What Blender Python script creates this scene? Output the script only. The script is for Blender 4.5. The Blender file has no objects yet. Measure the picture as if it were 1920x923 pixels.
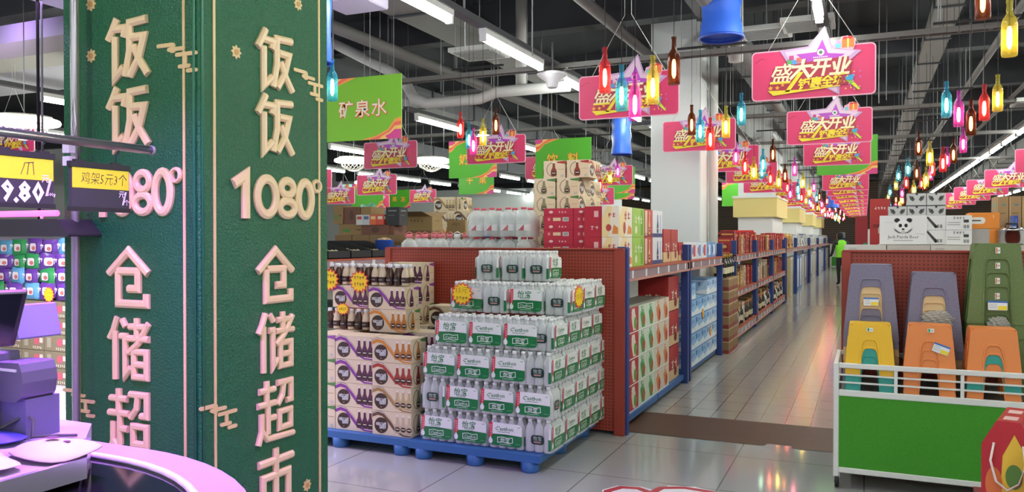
import bpy, bmesh, math, random
from mathutils import Vector, Matrix
S = bpy.context.scene
COL = S.collection
rnd = random.Random(7)
PI = math.pi

# ------------------------------------------------------------------ camera, world, exposure
cam = bpy.data.objects.new('camera', bpy.data.cameras.new('camera'))
COL.objects.link(cam)
cam.location = (0, 0, 1.5)
cam.rotation_euler = (PI/2 - math.atan(15.5/1490), 0, math.radians(23.96))
cam.data.sensor_width = 36
cam.data.lens = 36*1490/1920
cam.data.clip_start = .05
cam.data.clip_end = 200
S.camera = cam
W = bpy.data.worlds.new('world'); S.world = W
W.use_nodes = True
W.node_tree.nodes['Background'].inputs[0].default_value = (.98, 1, .95, 1)
W.node_tree.nodes['Background'].inputs[1].default_value = .85      # added white fill through the side left open behind the camera
S.view_settings.view_transform = 'Standard'
S.view_settings.look = 'None'
S.view_settings.gamma = 1
S.view_settings.use_curve_mapping = False
S.view_settings.exposure = 0.5
TUBE = 36.0
cy = S.cycles
cy.max_bounces = 6; cy.diffuse_bounces = 3; cy.glossy_bounces = 3; cy.transmission_bounces = 4
cy.transparent_max_bounces = 10; cy.caustics_reflective = False; cy.caustics_refractive = False
cy.sample_clamp_indirect = 4

def area(name, loc, rot, sx, sy, power, col):
    l = bpy.data.lights.new(name, 'AREA'); l.shape = 'RECTANGLE'; l.size = sx; l.size_y = sy
    l.energy = power; l.color = col
    o = bpy.data.objects.new(name, l); o.location = loc; o.rotation_euler = rot
    COL.objects.link(o); return o
# violet lamps over the checkout counters (their housings are built with the counter)
area('counter_lamp_light', (-2.1, 1.55, 2.62), (0, 0, 0), 1.2, .12, 58, (.56, .17, 1)).data.spread = math.radians(120)
area('counter_lamp_light', (-3.55, 3.0, 2.6), (0, 0, 0), .12, 1.3, 16, (.6, .3, 1)).data.spread = math.radians(120)
area('aisle_fill_light', (-6.4, 3.9, 3.2), (0, 0, 0), .3, 1.6, 260, (.86, .7, 1)).data.spread = math.radians(110)  # added light without a housing, brightens the snack floor

area('round_lamp_light', (-10.9, 6.9, 4.62), (-math.radians(60), 0, 0), .5, .5, 90, (.82, .66, 1))
# ------------------------------------------------------------------ materials
def lin(h):
    if not isinstance(h, str): return tuple(h)
    h = h.lstrip('#')
    c = [int(h[i:i+2], 16)/255 for i in (0, 2, 4)]
    return tuple(x/12.92 if x <= .04045 else ((x+.055)/1.055)**2.4 for x in c)
_m = {}
def mat(hexc, rough=.55, metal=0., name=None, emit=0., spec=.5):
    key = (hexc, rough, metal, emit, spec)
    if key in _m: return _m[key]
    m = bpy.data.materials.new(name or 'paint_'+str(hexc).strip('#'))
    m.use_nodes = True
    b = m.node_tree.nodes['Principled BSDF']
    c = lin(hexc)
    b.inputs['Base Color'].default_value = (*c, 1)
    b.inputs['Roughness'].default_value = rough
    b.inputs['Metallic'].default_value = metal
    b.inputs['Specular IOR Level'].default_value = spec
    if emit:
        b.inputs['Emission Color'].default_value = (*c, 1)
        b.inputs['Emission Strength'].default_value = emit
    _m[key] = m
    return m
def nodes(m): return m.node_tree.nodes, m.node_tree.links
def glassy(name, col, clear, rough=.08, extra=None, edge=.55):
    """clear film, plastic or tinted glass: part see-through, part glossy, part milky"""
    m = bpy.data.materials.new(name); m.use_nodes = True
    n, l = nodes(m); n.clear()
    out = n.new('ShaderNodeOutputMaterial')
    tr = n.new('ShaderNodeBsdfTransparent'); tr.inputs[0].default_value = (*lin(extra or col), 1)
    pb = n.new('ShaderNodeBsdfPrincipled')
    pb.inputs['Base Color'].default_value = (*lin(col), 1); pb.inputs['Roughness'].default_value = rough
    lw = n.new('ShaderNodeLayerWeight'); lw.inputs[0].default_value = .35
    mr = n.new('ShaderNodeMapRange'); mr.inputs['To Min'].default_value = 1-clear
    mr.inputs['To Max'].default_value = min(1, 1-clear+edge)
    l.new(lw.outputs['Facing'], mr.inputs['Value'])
    mx = n.new('ShaderNodeMixShader')
    l.new(mr.outputs[0], mx.inputs[0]); l.new(tr.outputs[0], mx.inputs[1]); l.new(pb.outputs[0], mx.inputs[2])
    l.new(mx.outputs[0], out.inputs[0])
    return m
def textured(name, hexc, build, rough=.5, spec=.5):
    m = bpy.data.materials.new(name); m.use_nodes = True
    n, l = nodes(m); b = n['Principled BSDF']
    b.inputs['Base Color'].default_value = (*lin(hexc), 1); b.inputs['Roughness'].default_value = rough
    b.inputs['Specular IOR Level'].default_value = spec
    tc = n.new('ShaderNodeTexCoord')
    build(n, l, b, tc.outputs['Object'])
    return m
def bump(n, l, b, h, strength, dist):
    bp = n.new('ShaderNodeBump'); bp.inputs['Strength'].default_value = strength; bp.inputs['Distance'].default_value = dist
    l.new(h, bp.inputs['Height']); l.new(bp.outputs[0], b.inputs['Normal'])
def mixcol(n, l, fac, a, c, b):
    mx = n.new('ShaderNodeMix'); mx.data_type = 'RGBA'
    mx.inputs[6].default_value = (*lin(a), 1); mx.inputs[7].default_value = (*lin(c), 1)
    l.new(fac, mx.inputs[0]); l.new(mx.outputs[2], b.inputs['Base Color'])
def _leather(n, l, b, co):
    v = n.new('ShaderNodeTexNoise'); v.inputs['Scale'].default_value = 95; v.inputs['Detail'].default_value = 3
    l.new(co, v.inputs['Vector']); bump(n, l, b, v.outputs[0], 1, .008)
LEATHER = textured('embossed_green_leather', '#0a5c38', _leather, .42)
def _perf(n, l, b, co):
    v = n.new('ShaderNodeTexVoronoi'); v.voronoi_dimensions = '2D'; v.inputs['Scale'].default_value = 40; v.inputs['Randomness'].default_value = 0
    sp = n.new('ShaderNodeSeparateXYZ'); cb = n.new('ShaderNodeCombineXYZ'); l.new(co, sp.inputs[0])
    l.new(sp.outputs['X'], cb.inputs['X']); l.new(sp.outputs['Z'], cb.inputs['Y']); l.new(cb.outputs[0], v.inputs['Vector'])
    mr = n.new('ShaderNodeMapRange'); mr.inputs['From Min'].default_value = .22; mr.inputs['From Max'].default_value = .3
    l.new(v.outputs['Distance'], mr.inputs['Value']); mixcol(n, l, mr.outputs[0], '#6a2417', '#9a3c2c', b)
PERF = textured('perforated_red_metal', '#93382a', _perf, .45)
def _tiles(sx, sy, base, grout, mortar):
    def f(n, l, b, co):
        t = n.new('ShaderNodeTexBrick'); t.offset = 0; t.inputs['Scale'].default_value = 1
        t.inputs['Brick Width'].default_value = sx; t.inputs['Row Height'].default_value = sy
        t.inputs['Mortar Size'].default_value = mortar; t.inputs['Mortar Smooth'].default_value = .1
        t.inputs['Color1'].default_value = (*lin(base), 1); t.inputs['Color2'].default_value = (*lin(base), 1)
        t.inputs['Mortar'].default_value = (*lin(grout), 1)
        l.new(co, t.inputs['Vector']); l.new(t.outputs[0], b.inputs['Base Color'])
    return f
BIGTILE = textured('polished_grey_tile', '#a9aca9', _tiles(.8, .8, '#a6a9a6', '#686a66', .004), .08)
SMALLTILE = textured('pale_aisle_tile', '#b5b0a8', _tiles(.195, .39, '#b9b5ad', '#6d675f', .004), .14)
def _wood(n, l, b, co):
    mp = n.new('ShaderNodeMapping'); mp.inputs['Scale'].default_value = (2, 26, 1); l.new(co, mp.inputs[0])
    v = n.new('ShaderNodeTexNoise'); v.inputs['Scale'].default_value = 3.2; v.inputs['Detail'].default_value = 5
    l.new(mp.outputs[0], v.inputs['Vector']); mixcol(n, l, v.outputs[0], '#402a1f', '#6e4f3c', b)
WOOD = textured('brown_wood_look_vinyl', '#6b4d3a', _wood, .48)
def _turf(n, l, b, co):
    v = n.new('ShaderNodeTexNoise'); v.inputs['Scale'].default_value = 260; v.inputs['Detail'].default_value = 3
    l.new(co, v.inputs['Vector']); mixcol(n, l, v.outputs[0], '#2f7a1a', '#4fae2c', b); bump(n, l, b, v.outputs[0], .6, .004)
TURF = textured('green_turf_panel', '#3f9322', _turf, .8)
def _speck(a, c, sc=180):
    def f(n, l, b, co):
        v = n.new('ShaderNodeTexNoise'); v.inputs['Scale'].default_value = sc; v.inputs['Detail'].default_value = 2
        l.new(co, v.inputs['Vector']); mixcol(n, l, v.outputs[0], a, c, b)
    return f
PURPLE = textured('speckled_mauve_plastic', '#77728a', _speck('#65607a', '#8d88a0'), .6)
OLIVE = textured('speckled_olive_plastic', '#5d7040', _speck('#4a5c31', '#74884f'), .6)
def _planks(n, l, b, co):
    t = n.new('ShaderNodeTexWave'); t.wave_type = 'BANDS'; t.bands_direction = 'Z'; t.inputs['Scale'].default_value = 3
    t.inputs['Distortion'].default_value = .8; l.new(co, t.inputs['Vector']); mixcol(n, l, t.outputs[0], '#6a5c52', '#a8978a', b)
PLANK = textured('brown_slatted_wall', '#5f5148', _planks, .8)
def _knit(n, l, b, co):
    v = n.new('ShaderNodeTexNoise'); v.inputs['Scale'].default_value = 22; v.inputs['Detail'].default_value = 4
    l.new(co, v.inputs['Vector']); mixcol(n, l, v.outputs[0], '#8f8877', '#dcd8cc', b)
SACK = textured('mottled_cream_wrap', '#b9b3a2', _knit, .6)
PET = glassy('water_bottle_plastic', '#f6fafa', .5, .06, '#f6fafa')
FILM = glassy('shrink_film', '#f4f8f8', .93, .12, '#ffffff')
BAG = glassy('crinkled_clear_bag', '#d9d6d2', .55, .15)

WHITE = mat('#eceeec'); OFFW = mat('#d9d8d2'); BLACK = mat('#141416'); CHAR = mat('#2b2c30'); DARK = mat('#1c1d20', .7)
GREY = mat('#8b8d90'); DGREY = mat('#4c4e52', .6); STEEL = mat('#b9bcc0', .3, 1.); BLUEM = mat('#263f80', .4); BLUEP = mat('#3467a4', .5)
REDM = mat('#9a3a2a', .45); GOLD = mat('#e2bd86', .4); CREAM = mat('#e6cfa8'); LIPW = mat('#c9bfc0', .4)
KRAFT = mat('#a98962', .8); KRAFT2 = mat('#94754f', .8); YEL = mat('#f4d52a'); LIGHT = mat('#f8fff6', emit=TUBE, name='fluorescent_glow')

# ------------------------------------------------------------------ mesh builder
def fr(o, u, v):
    u = Vector(u).normalized(); v = Vector(v).normalized()
    return (Vector(o), u, v, u.cross(v))
def fmy(o): return fr(o, (1, 0, 0), (0, 0, 1))       # faces -Y
def fpx(o): return fr(o, (0, 1, 0), (0, 0, 1))       # faces +X
def fmx(o): return fr(o, (0, -1, 0), (0, 0, 1))      # faces -X
def fpz(o): return fr(o, (1, 0, 0), (0, 1, 0))       # faces +Z
_t = {}
def text2d(s, shear, off, res=1):
    k = (s, shear, off, res)
    if k not in _t:
        c = bpy.data.curves.new('t', 'FONT'); c.body = s; c.resolution_u = res; c.offset = off; c.shear = shear
        o = bpy.data.objects.new('t', c); COL.objects.link(o)
        me = bpy.data.meshes.new_from_object(o.evaluated_get(bpy.context.evaluated_depsgraph_get()))
        vs = [(v.co.x, v.co.y) for v in me.vertices]; fs = [tuple(p.vertices) for p in me.polygons]
        if vs:
            x0, x1 = min(p[0] for p in vs), max(p[0] for p in vs); y0, y1 = min(p[1] for p in vs), max(p[1] for p in vs)
            vs = [(a-(x0+x1)/2, b-(y0+y1)/2) for a, b in vs]; wh = (x1-x0, y1-y0)
        else: wh = (1, 1)
        bpy.data.objects.remove(o); bpy.data.curves.remove(c); bpy.data.meshes.remove(me)
        _t[k] = (vs, fs, wh)
    return _t[k]
def ell(cx, cy, rx, ry=None, n=20, a0=0, a1=2*PI):
    ry = rx if ry is None else ry
    full = abs(a1-a0-2*PI) < 1e-6; k = n if full else n+1
    return [(cx+rx*math.cos(a0+(a1-a0)*i/n), cy+ry*math.sin(a0+(a1-a0)*i/n)) for i in range(k)]
def rect(cx, cy, w, h): return [(cx-w/2, cy-h/2), (cx+w/2, cy-h/2), (cx+w/2, cy+h/2), (cx-w/2, cy+h/2)]
def rrect(cx, cy, w, h, r, n=4):
    p = []
    for sx, sy, a in ((1, -1, -PI/2), (1, 1, 0), (-1, 1, PI/2), (-1, -1, PI)):
        p += ell(cx+sx*(w/2-r), cy+sy*(h/2-r), r, r, n, a, a+PI/2)
    return p
def star(cx, cy, ro, ri, n=5, a=PI/2, sy=1.):
    return [(cx+(ro if i % 2 == 0 else ri)*math.cos(a+i*PI/n), cy+sy*(ro if i % 2 == 0 else ri)*math.sin(a+i*PI/n)) for i in range(2*n)]
class MB:
    def __init__(s): s.v = []; s.f = []; s.mi = []; s.mats = []; s.sm = []
    def _m(s, m):
        if m not in s.mats: s.mats.append(m)
        return s.mats.index(m)
    def add(s, vs, fs, m, smooth=False):
        b = len(s.v); k = s._m(m); s.v += [tuple(v) for v in vs]
        for f in fs: s.f.append([i+b for i in f]); s.mi.append(k); s.sm.append(smooth)
        return s
    def box(s, x0, x1, y0, y1, z0, z1, m):
        vs = [(x, y, z) for z in (z0, z1) for y in (y0, y1) for x in (x0, x1)]
        return s.add(vs, [(0, 2, 3, 1), (4, 5, 7, 6), (0, 1, 5, 4), (1, 3, 7, 5), (3, 2, 6, 7), (2, 0, 4, 6)], m)
    def cbox(s, c, d, m): return s.box(c[0]-d[0]/2, c[0]+d[0]/2, c[1]-d[1]/2, c[1]+d[1]/2, c[2]-d[2]/2, c[2]+d[2]/2, m)
    def poly(s, F, pts, m, e=.0008):
        o, u, v, n = F
        return s.add([o+u*a+v*b+n*e for a, b in pts], [list(range(len(pts)))], m)
    def prism(s, F, pts, h0, h1, m, m2=None):
        o, u, v, n = F; k = len(pts)
        vs = [o+u*a+v*b+n*h0 for a, b in pts]+[o+u*a+v*b+n*h1 for a, b in pts]
        s.add(vs, [list(range(k))[::-1]]+[(i, (i+1) % k, k+(i+1) % k, k+i) for i in range(k)], m)
        return s.add(vs[k:], [list(range(k))], m2 or m)
    def text(s, F, t, h, m, x=0, y=0, e=.0016, shear=0., off=0., fit=None, res=1, sy=1.):
        vs, fs, wh = text2d(t, shear, off, res); o, u, v, n = F
        k = fit/wh[0] if fit else h; ky = h if fit else h*sy
        return s.add([o+u*(x+a*k)+v*(y+b*ky)+n*e for a, b in vs], fs, m)
    def scrib(s, F, x, y, w, h, m, n=3, e=.0016):
        """illegible printed or handwritten characters: little crossing strokes"""
        q = w/n; r = random.Random(n*7+int(w*1e4))
        for i in range(n):
            cx = x+(i-(n-1)/2)*q
            for k in range(4):
                if k % 2: s.poly(F, rect(cx+r.uniform(-.2, .2)*q, y+r.uniform(-.1, .1)*h, q*.11, h*r.uniform(.5, 1)), m, e+.0001*k)
                else: s.poly(F, rect(cx, y+r.uniform(-.35, .35)*h, q*r.uniform(.4, .8), h*.11), m, e+.0001*k)
        return s
    def lathe(s, prof, m, c=(0, 0, 0), n=12, axis='z', cap=True):
        vs = []; fs = []
        for r, z in prof:
            for i in range(n):
                a = 2*PI*i/n; p = (r*math.cos(a), r*math.sin(a), z)
                if axis == 'y': p = (p[0], p[2], p[1])
                if axis == 'x': p = (p[2], p[0], p[1])
                vs.append((c[0]+p[0], c[1]+p[1], c[2]+p[2]))
        for j in range(len(prof)-1):
            for i in range(n): fs.append((j*n+i, j*n+(i+1) % n, (j+1)*n+(i+1) % n, (j+1)*n+i))
        s.add(vs, fs, m, True)
        if cap:
            b = len(s.v)-len(vs); k = s._m(m)
            for j in (0, len(prof)-1): s.f.append([b+j*n+i for i in range(n)]); s.mi.append(k); s.sm.append(False)
        return s
    def tube(s, pts, r, m, n=8, closed=False):
        P = [Vector(p) for p in pts]; k = len(P); vs = []; fs = []
        for i, p in enumerate(P):
            a = P[i-1] if (i or closed) else p; b = P[(i+1) % k] if (i < k-1 or closed) else p
            d = (b-a).normalized(); q = Vector((0, 0, 1)) if abs(d.z) < .9 else Vector((1, 0, 0))
            e = d.cross(q).normalized(); g = d.cross(e)
            rr = r[i] if isinstance(r, (list, tuple)) else r
            vs += [p+(e*math.cos(2*PI*j/n)+g*math.sin(2*PI*j/n))*rr for j in range(n)]
        for i in range(k if closed else k-1):
            for j in range(n):
                a, b = i*n, ((i+1) % k)*n
                fs.append((a+j, a+(j+1) % n, b+(j+1) % n, b+j))
        if not closed: fs += [list(range(n)), list(range((k-1)*n, k*n))]
        return s.add(vs, fs, m, True)
    def sweep(s, F, pts, w, h, m, closed=False, bev=.28):
        """raised lettering stroke: chamfered ribbon of width w and height h along a mitred path"""
        o, u, v, n = F; k = len(pts); P = [Vector((a, b)) for a, b in pts]; vs = []; fs = []
        prof = [(-.5, 0), (-.5, .55), (-.5+bev, 1), (.5-bev, 1), (.5, .55), (.5, 0)]
        for i, p in enumerate(P):
            d0 = (p-P[i-1]).normalized() if (i or closed) else None
            d1 = (P[(i+1) % k]-p).normalized() if (i < k-1 or closed) else None
            d0 = d0 or d1; d1 = d1 or d0
            t = (d0+d1); t = t.normalized() if t.length > 1e-6 else d0
            nn = Vector((-t.y, t.x)); sc = 1/max(.45, abs(t.dot(d0)))
            for a, c in prof:
                q = p+nn*(a*w*sc); vs.append(o+u*q.x+v*q.y+n*(c*h))
        L = len(prof)
        for i in range(k if closed else k-1):
            a, b = i*L, ((i+1) % k)*L
            for j in range(L-1): fs.append((a+j, a+j+1, b+j+1, b+j))
        if not closed: fs += [list(range(L)), list(range((k-1)*L, k*L))]
        return s.add(vs, fs, m)
    def build(s, name, parent=None, loc=None, rz=0, bevel=0, recalc=True, segs=1):
        me = bpy.data.meshes.new(name); me.from_pydata(s.v, [], s.f)
        for m in s.mats: me.materials.append(m)
        me.polygons.foreach_set('material_index', s.mi); me.polygons.foreach_set('use_smooth', s.sm)
        if recalc:
            b = bmesh.new(); b.from_mesh(me); bmesh.ops.recalc_face_normals(b, faces=b.faces); b.to_mesh(me); b.free()
        me.update()
        o = bpy.data.objects.new(name, me); COL.objects.link(o)
        if parent: o.parent = parent
        if loc: o.location = loc
        o.rotation_euler.z = rz
        if bevel:
            md = o.modifiers.new('bevel', 'BEVEL'); md.width = bevel; md.segments = segs; md.limit_method = 'ANGLE'
        return o
KIDS = {}
def kids(o):
    if o.name not in KIDS: KIDS[o.name] = list(o.children)
    return KIDS[o.name]
def tag(o, label, cat, group=None, kind=None):
    o['label'] = label; o['category'] = cat
    if group: o['group'] = group
    if kind: o['kind'] = kind
    return o
def thing(name, label, cat, loc=(0, 0, 0), rz=0, group=None):
    o = bpy.data.objects.new(name, None); COL.objects.link(o); o.location = loc; o.rotation_euler.z = rz
    o.empty_display_size = .05
    return tag(o, label, cat, group)
def struct(o): o['kind'] = 'structure'; return o
def dup(o, parent=None):
    c = o.copy(); COL.objects.link(c)
    if parent: c.parent = parent
    for ch in kids(o): dup(ch, c)
    return c
def put(proto, used, loc, rz, label, cat=None, group=None):
    """first call moves the prototype itself, later calls copy it with its parts"""
    o = proto if not used[0] else dup(proto)
    used[0] = True; o.location = loc; o.rotation_euler.z = rz
    o['label'] = label
    if cat: o['category'] = cat
    if group: o['group'] = group
    return o
KINDS = []
class Kind:
    def __init__(s, proto): s.p = proto; s.u = [False]; KINDS.append(s)
    def at(s, loc, label, group=None, rz=0, cat=None): return put(s.p, s.u, loc, rz, label, cat, group)
OR = 'first second third fourth fifth sixth seventh eighth ninth tenth eleventh twelfth thirteenth fourteenth fifteenth sixteenth seventeenth eighteenth nineteenth twentieth twenty-first twenty-second twenty-third twenty-fourth twenty-fifth'.split()

# ------------------------------------------------------------------ room shell
struct(MB().box(-24, 10, -6, 52, -.1, 0, BIGTILE).build('floor'))
struct(MB().poly(fpz((0, 0, .0015)), [(-24, 6.70), (10, 6.70), (10, 50), (-24, 50)], SMALLTILE, 0).build('floor_aisle'))
struct(MB().poly(fpz((0, 0, .003)), [(-1.86, 5.955), (-.66, 5.955), (-.645, 6.04), (-.47, 6.03), (-.475, 5.955), (2.6, 5.955), (2.6, 6.70), (-1.86, 6.70)], WOOD, 0).build('trim_1'))
struct(MB().box(-24, 10, -6, 52, 4.75, 5.35, mat('#2c2e33', .9)).build('ceiling'))
struct(MB().box(-24, 10, 50, 50.2, 0, 4.75, PLANK).build('wall_far'))
struct(MB().box(-24.2, -24, -6, 50, 0, 4.75, mat('#9a9c9c', .8)).build('wall_left'))
struct(MB().box(10, 10.2, -6, 50, 0, 4.75, mat('#c9cbcb', .8)).build('wall_right'))
m = MB().box(-23.5, -9, 31, 31.2, 1.2, 3.6, mat('#d6dbdb', .7)).box(-23.5, -9, 30.95, 31.2, 0, 1.2, mat('#4a4038', .7))
struct(m.build('wall_partition'))
# soffit over the tills, tinted by the violet lamps
m = MB().box(-16, -8.2, 7.5, 10, 4.22, 4.75, mat('#e4e0ea', .7))    .box(-6.5, -3.4, 3.85, 5.6, 3.62, 3.95, mat('#e4e0ea', .7))
struct(m.build('ceiling_soffit'))
struct(MB().box(-16, -8.2, 7.3, 7.9, 4.0, 4.22, mat('#bfb9ad', .6)).build('trim_2'))

o = thing('round_lamp', 'round violet lamp glowing beside the pale soffit at the upper left', 'lamp', (-10.9, 7.0, 4.68))
MB().lathe([(.24, .0), (.25, .07), (.05, .07)], OFFW, n=24).build('housing', o); MB().lathe([(.005, -.012), (.2, -.01), (.235, .002)], mat('#b47af0', emit=9, name='violet_glow'), n=24).build('diffuser', o)
# column between the racks
c = MB().box(-2.62, -1.96, 10.45, 11.1, 0, 4.75, mat('#e2e5e6', .5)).build('column', bevel=.012); struct(c)
c = MB().tube([(-1.88, 10.95, 0), (-1.88, 10.95, 4.75)], .06, mat('#dcdcd8', .4), 12).build('trim_3'); struct(c)

# dark ceiling services
CE = mat('#3b3d42', .75); CE2 = mat('#55565a', .7); CE3 = mat('#6d6a68', .6)
for i, y in enumerate((3.2, 6.6, 10, 13.4, 16.8, 20.2, 24, 28, 32.5, 37, 42)):
    struct(MB().box(-24, 10, y, y+.28, 4.3, 4.75, CE).build('trim_%d' % (i+10)))
for i, (x, z, w, h, y0) in enumerate(((-4.55, 3.95, .5, .22, 5.8), (-1.55, 3.9, .26, .26, 2), (.9, 4.25, .3, .16, 9), (-7.6, 3.9, .6, .3, 6), (4.2, 3.9, .6, .3, 6), (-11.5, 3.8, .6, .3, 18))):
    o = thing('air_duct', 'dark rectangular ceiling duct, %s from the left wall side' % OR[(4, 3, 5, 1, 0, 0)[i]] if i not in (3, 4, 5) else ('dark rectangular ceiling duct over the far left tubes', 'dark rectangular ceiling duct over the far right tubes', 'dark rectangular ceiling duct nearest the left wall')[i-3], 'duct', (x, y0, z), group='ceiling ducts')
    f = MB().box(-w/2, w/2, 0, 46-y0, 0, h, CE2 if i % 2 else CE3)
    for k in range(int((46-y0)/1.7)): f.box(-w/2-.02, w/2+.02, k*1.7, k*1.7+.05, -.02, h+.02, CE)
    f.build('duct_body', o)
for i, (x, z, r, y0, lab) in enumerate(((-1.25, 3.55, .075, 2.5, 'grey brown ceiling pipe running over the left edge of the aisle'), (-2.45, 3.75, .06, 2.5, 'grey ceiling pipe running above the left rack'), (1.35, 3.7, .04, 4.5, 'thin pale ceiling pipe above the right rack'), (-5.3, 3.8, .07, 5, 'grey ceiling pipe above the left parallel aisle'), (1.75, 3.35, .025, 6, 'thin conduit beside the right row of tubes'))):
    o = thing('ceiling_pipe', lab, 'pipe', (x, y0, z))
    MB().tube([(0, 0, 0), (0, 44-y0, 0)], r, CE3, 10).build('pipe_run', o)
    for k in range(8): MB().tube([(0, k*4+1, 0), (0, k*4+1, 4.75-z)], .006, GREY, 4).build('hanger_rod', o)
o = thing('drain_pipe', 'pale stepped drain pipe bending down under the dark ceiling', 'pipe', (-6.7, 9, 4.18))
MB().tube([(-1.2, 0, .3), (0, 0, 0), (.95, 0, -.48), (1.18, 0, -.66), (1.3, 0, -.86), (1.5, 0, -.94), (2.26, 0, -.93), (2.5, 0, -.86), (3.45, 0, -.86)], .07, mat('#c4c3c2', .5), 12).build('pipe_run', o)
for x in (.9, 1.7, 2.9): MB().tube([(x, 0, -.8 if x > 1 else -.4), (x, 0, .57)], .008, GREY, 4).build('hanger_rod', o)
for x, y, lab in ((-1.25, 8.6, 'short pale vertical pipe behind the blue lamp cover'), (-4.0, 9.3, 'short pale vertical pipe left of the nearest hanging sign')):
    tag(MB().tube([(x, y, 3.35), (x, y, 4.75)], .075, mat('#b9b6b4', .5), 12).build('vent_pipe'), lab, 'pipe')
o = thing('fan_coil', 'pale boxed ceiling unit at the upper left beside the green pillar', 'air unit', (-3.95, 5.6, 3.45))
MB().box(-.22, .22, -.2, .2, 0, .36, mat('#b7aec4', .5)).build('casing', o, bevel=.01)
MB().tube([(-1.2, 0, .2), (-.22, 0, .2)], .05, GREY, 10).build('inlet_pipe', o)
for x, y, z, lab in ((-4.25, 8.6, 3.7, 'square white ceiling vent left of the nearest tubes'), (-1.1, 10, 3.95, 'square white ceiling vent near the blue lamp cover'), (2.1, 12.6, 3.3, 'slatted white ceiling vent at the right'), (-.6, 9.6, 3.9, 'square white ceiling vent above the main aisle signs')):
    o = thing('ceiling_vent', lab, 'vent', (x, y, z))
    MB().box(-.28, .28, -.28, .28, 0, .05, mat('#cfcfcd', .5)).build('frame', o)
    f = MB()
    for k in range(7): f.box(-.24, .24, -.22+k*.07, -.2+k*.07, -.012, .0, mat('#8f9090', .5))
    f.build('grille', o)
    MB().tube([(0, 0, .05), (0, 0, 4.75-z)], .008, GREY, 4).build('hanger_rod', o)
for i, (y, z) in enumerate(((8.2, 3.35), (12.4, 3.3), (16, 3.3), (21, 3.3))):
    o = thing('cable_tray', 'dark cable tray crossing the ceiling, %s from the front' % OR[i], 'cable tray', (-8, y, z), group='crossing cable trays')
    f = MB().box(0, 11, -.06, -.045, 0, .05, CE3).box(0, 11, .045, .06, 0, .05, CE3)
    for k in range(44): f.box(k*.25, k*.25+.03, -.05, .05, .005, .015, CE3)
    f.build('tray_run', o)
    for k in range(6): MB().tube([(.6+k*2, 0, .02), (.6+k*2, 0, 4.75-z)], .006, GREY, 4).build('hanger_rod', o)
for i in range(46):
    x = rnd.uniform(-7, 3.5); y = rnd.uniform(5, 18); z = rnd.uniform(2.9, 3.6)
    if i < 46 and -2.8 < x < -1.7 and 10 < y < 11.4: x -= 1.2
    o = MB().tube([(x, y, z), (x, y, 4.75)], .005, GREY, 4).build('drop_wire')
    tag(o, 'thin grey wire hanging loose from the dark ceiling', 'wire', 'loose ceiling wires')

# blue fabric covers over hanging downlights
for x, y, zb, h, r, lab in ((-1.14, 7, 3.22, .75, .18, 'blue fabric tube hanging at the top centre of the aisle'), (-3.47, 12, 2.8, .62, .16, 'smaller blue fabric tube hanging left of the white column'), (-3.66, 4.75, 2.78, .9, .1, 'blue fabric tube hanging at the right edge of the pillar'), (-.95, 27, 2.45, .6, .2, 'small blue fabric tube far down the main aisle'), (2.95, 16.5, 2.35, .8, .2, 'blue fabric tube hanging by the right row of tubes')):
    o = thing('fabric_tube', lab, 'fabric tube', (x, y, zb), group='blue fabric tubes')
    f = MB(); pr = [(r*(1.02 if k == 0 else .93+.05*math.sin(k*1.9)), h*k/9) for k in range(10)]
    f.lathe(pr, mat('#3566d6', .35), n=18, cap=False); f.build('sleeve', o)
    f = MB().tube([(r*1.02*math.cos(a*PI/12), r*1.02*math.sin(a*PI/12), 0) for a in range(24)], .012, mat('#2a4fb8', .4), 6, True); f.build('hem_ring', o)
    f = MB().lathe([(r*.98, .03), (r*.5, .035), (.01, .04)], mat('#2f5ccc', .5), n=18, cap=False); f.build('base_disc', o)
    MB().tube([(0, 0, h*.9), (0, 0, 4.75-zb)], .008, GREY, 5).build('hanger_rod', o)

# ------------------------------------------------------------------ fluorescent tubes in rows
p = thing('tube_lamp', 'x', 'lamp', group='fluorescent tubes')
MB().tube([(0, -.68, 0), (0, .68, 0)], .032, LIGHT, 10).build('tube', p)
MB().box(-.035, .035, -.71, .71, .034, .085, WHITE).build('batten', p)
for sy in (-1, 1): MB().box(-.03, .03, sy*.695-.016, sy*.695+.016, -.03, .034, WHITE).build('end_cap', p)
TL = Kind(p)
rows = (('over the left rack', -3.15, 3.3, 7.14-2.02*5, 22, 2.02), ('over the main aisle', -.36, 3.34, 6.5-2.02*5, 22, 2.02), ('over the right rack', 2.42, 3.3, -2.4, 28, 1.62),
        ('over the second aisle to the left', -6.2, 3.3, 11.1, 15, 2.02), ('over the third aisle to the left', -9.75, 3.3, 3.6, 18, 2.02), ('over the far left wall side', -13, 3.3, 9.2, 14, 2.02), ('over the far right racks', 5.4, 3.3, 8, 17, 2.02))  # third-aisle row begins with unseen tubes added to light the soffit
for nm, x, z, y0, n, d in rows:
    for i in range(n):
        y = y0+i*d
        if 'second aisle' not in nm or True: TL.at((x, y, z), 'lit white fluorescent tube %s, %s from the front' % (nm, OR[min(i, 24)] if i < 25 else 'far end, number ' + str(i+1)))
    t = thing('lamp_track', 'dark steel track carrying the fluorescent tubes ' + nm, 'lamp track', (x, 0, z))
    MB().box(-.05, .05, y0-1, y0+n*d, .085, .14, CE2).build('channel', t)
    for k in range(int(n*d/4.04)): MB().tube([(0, y0+.95+k*4.04, .14), (0, y0+.95+k*4.04, 4.75-z)], .007, GREY, 4).build('hanger_rod', t)
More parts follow.
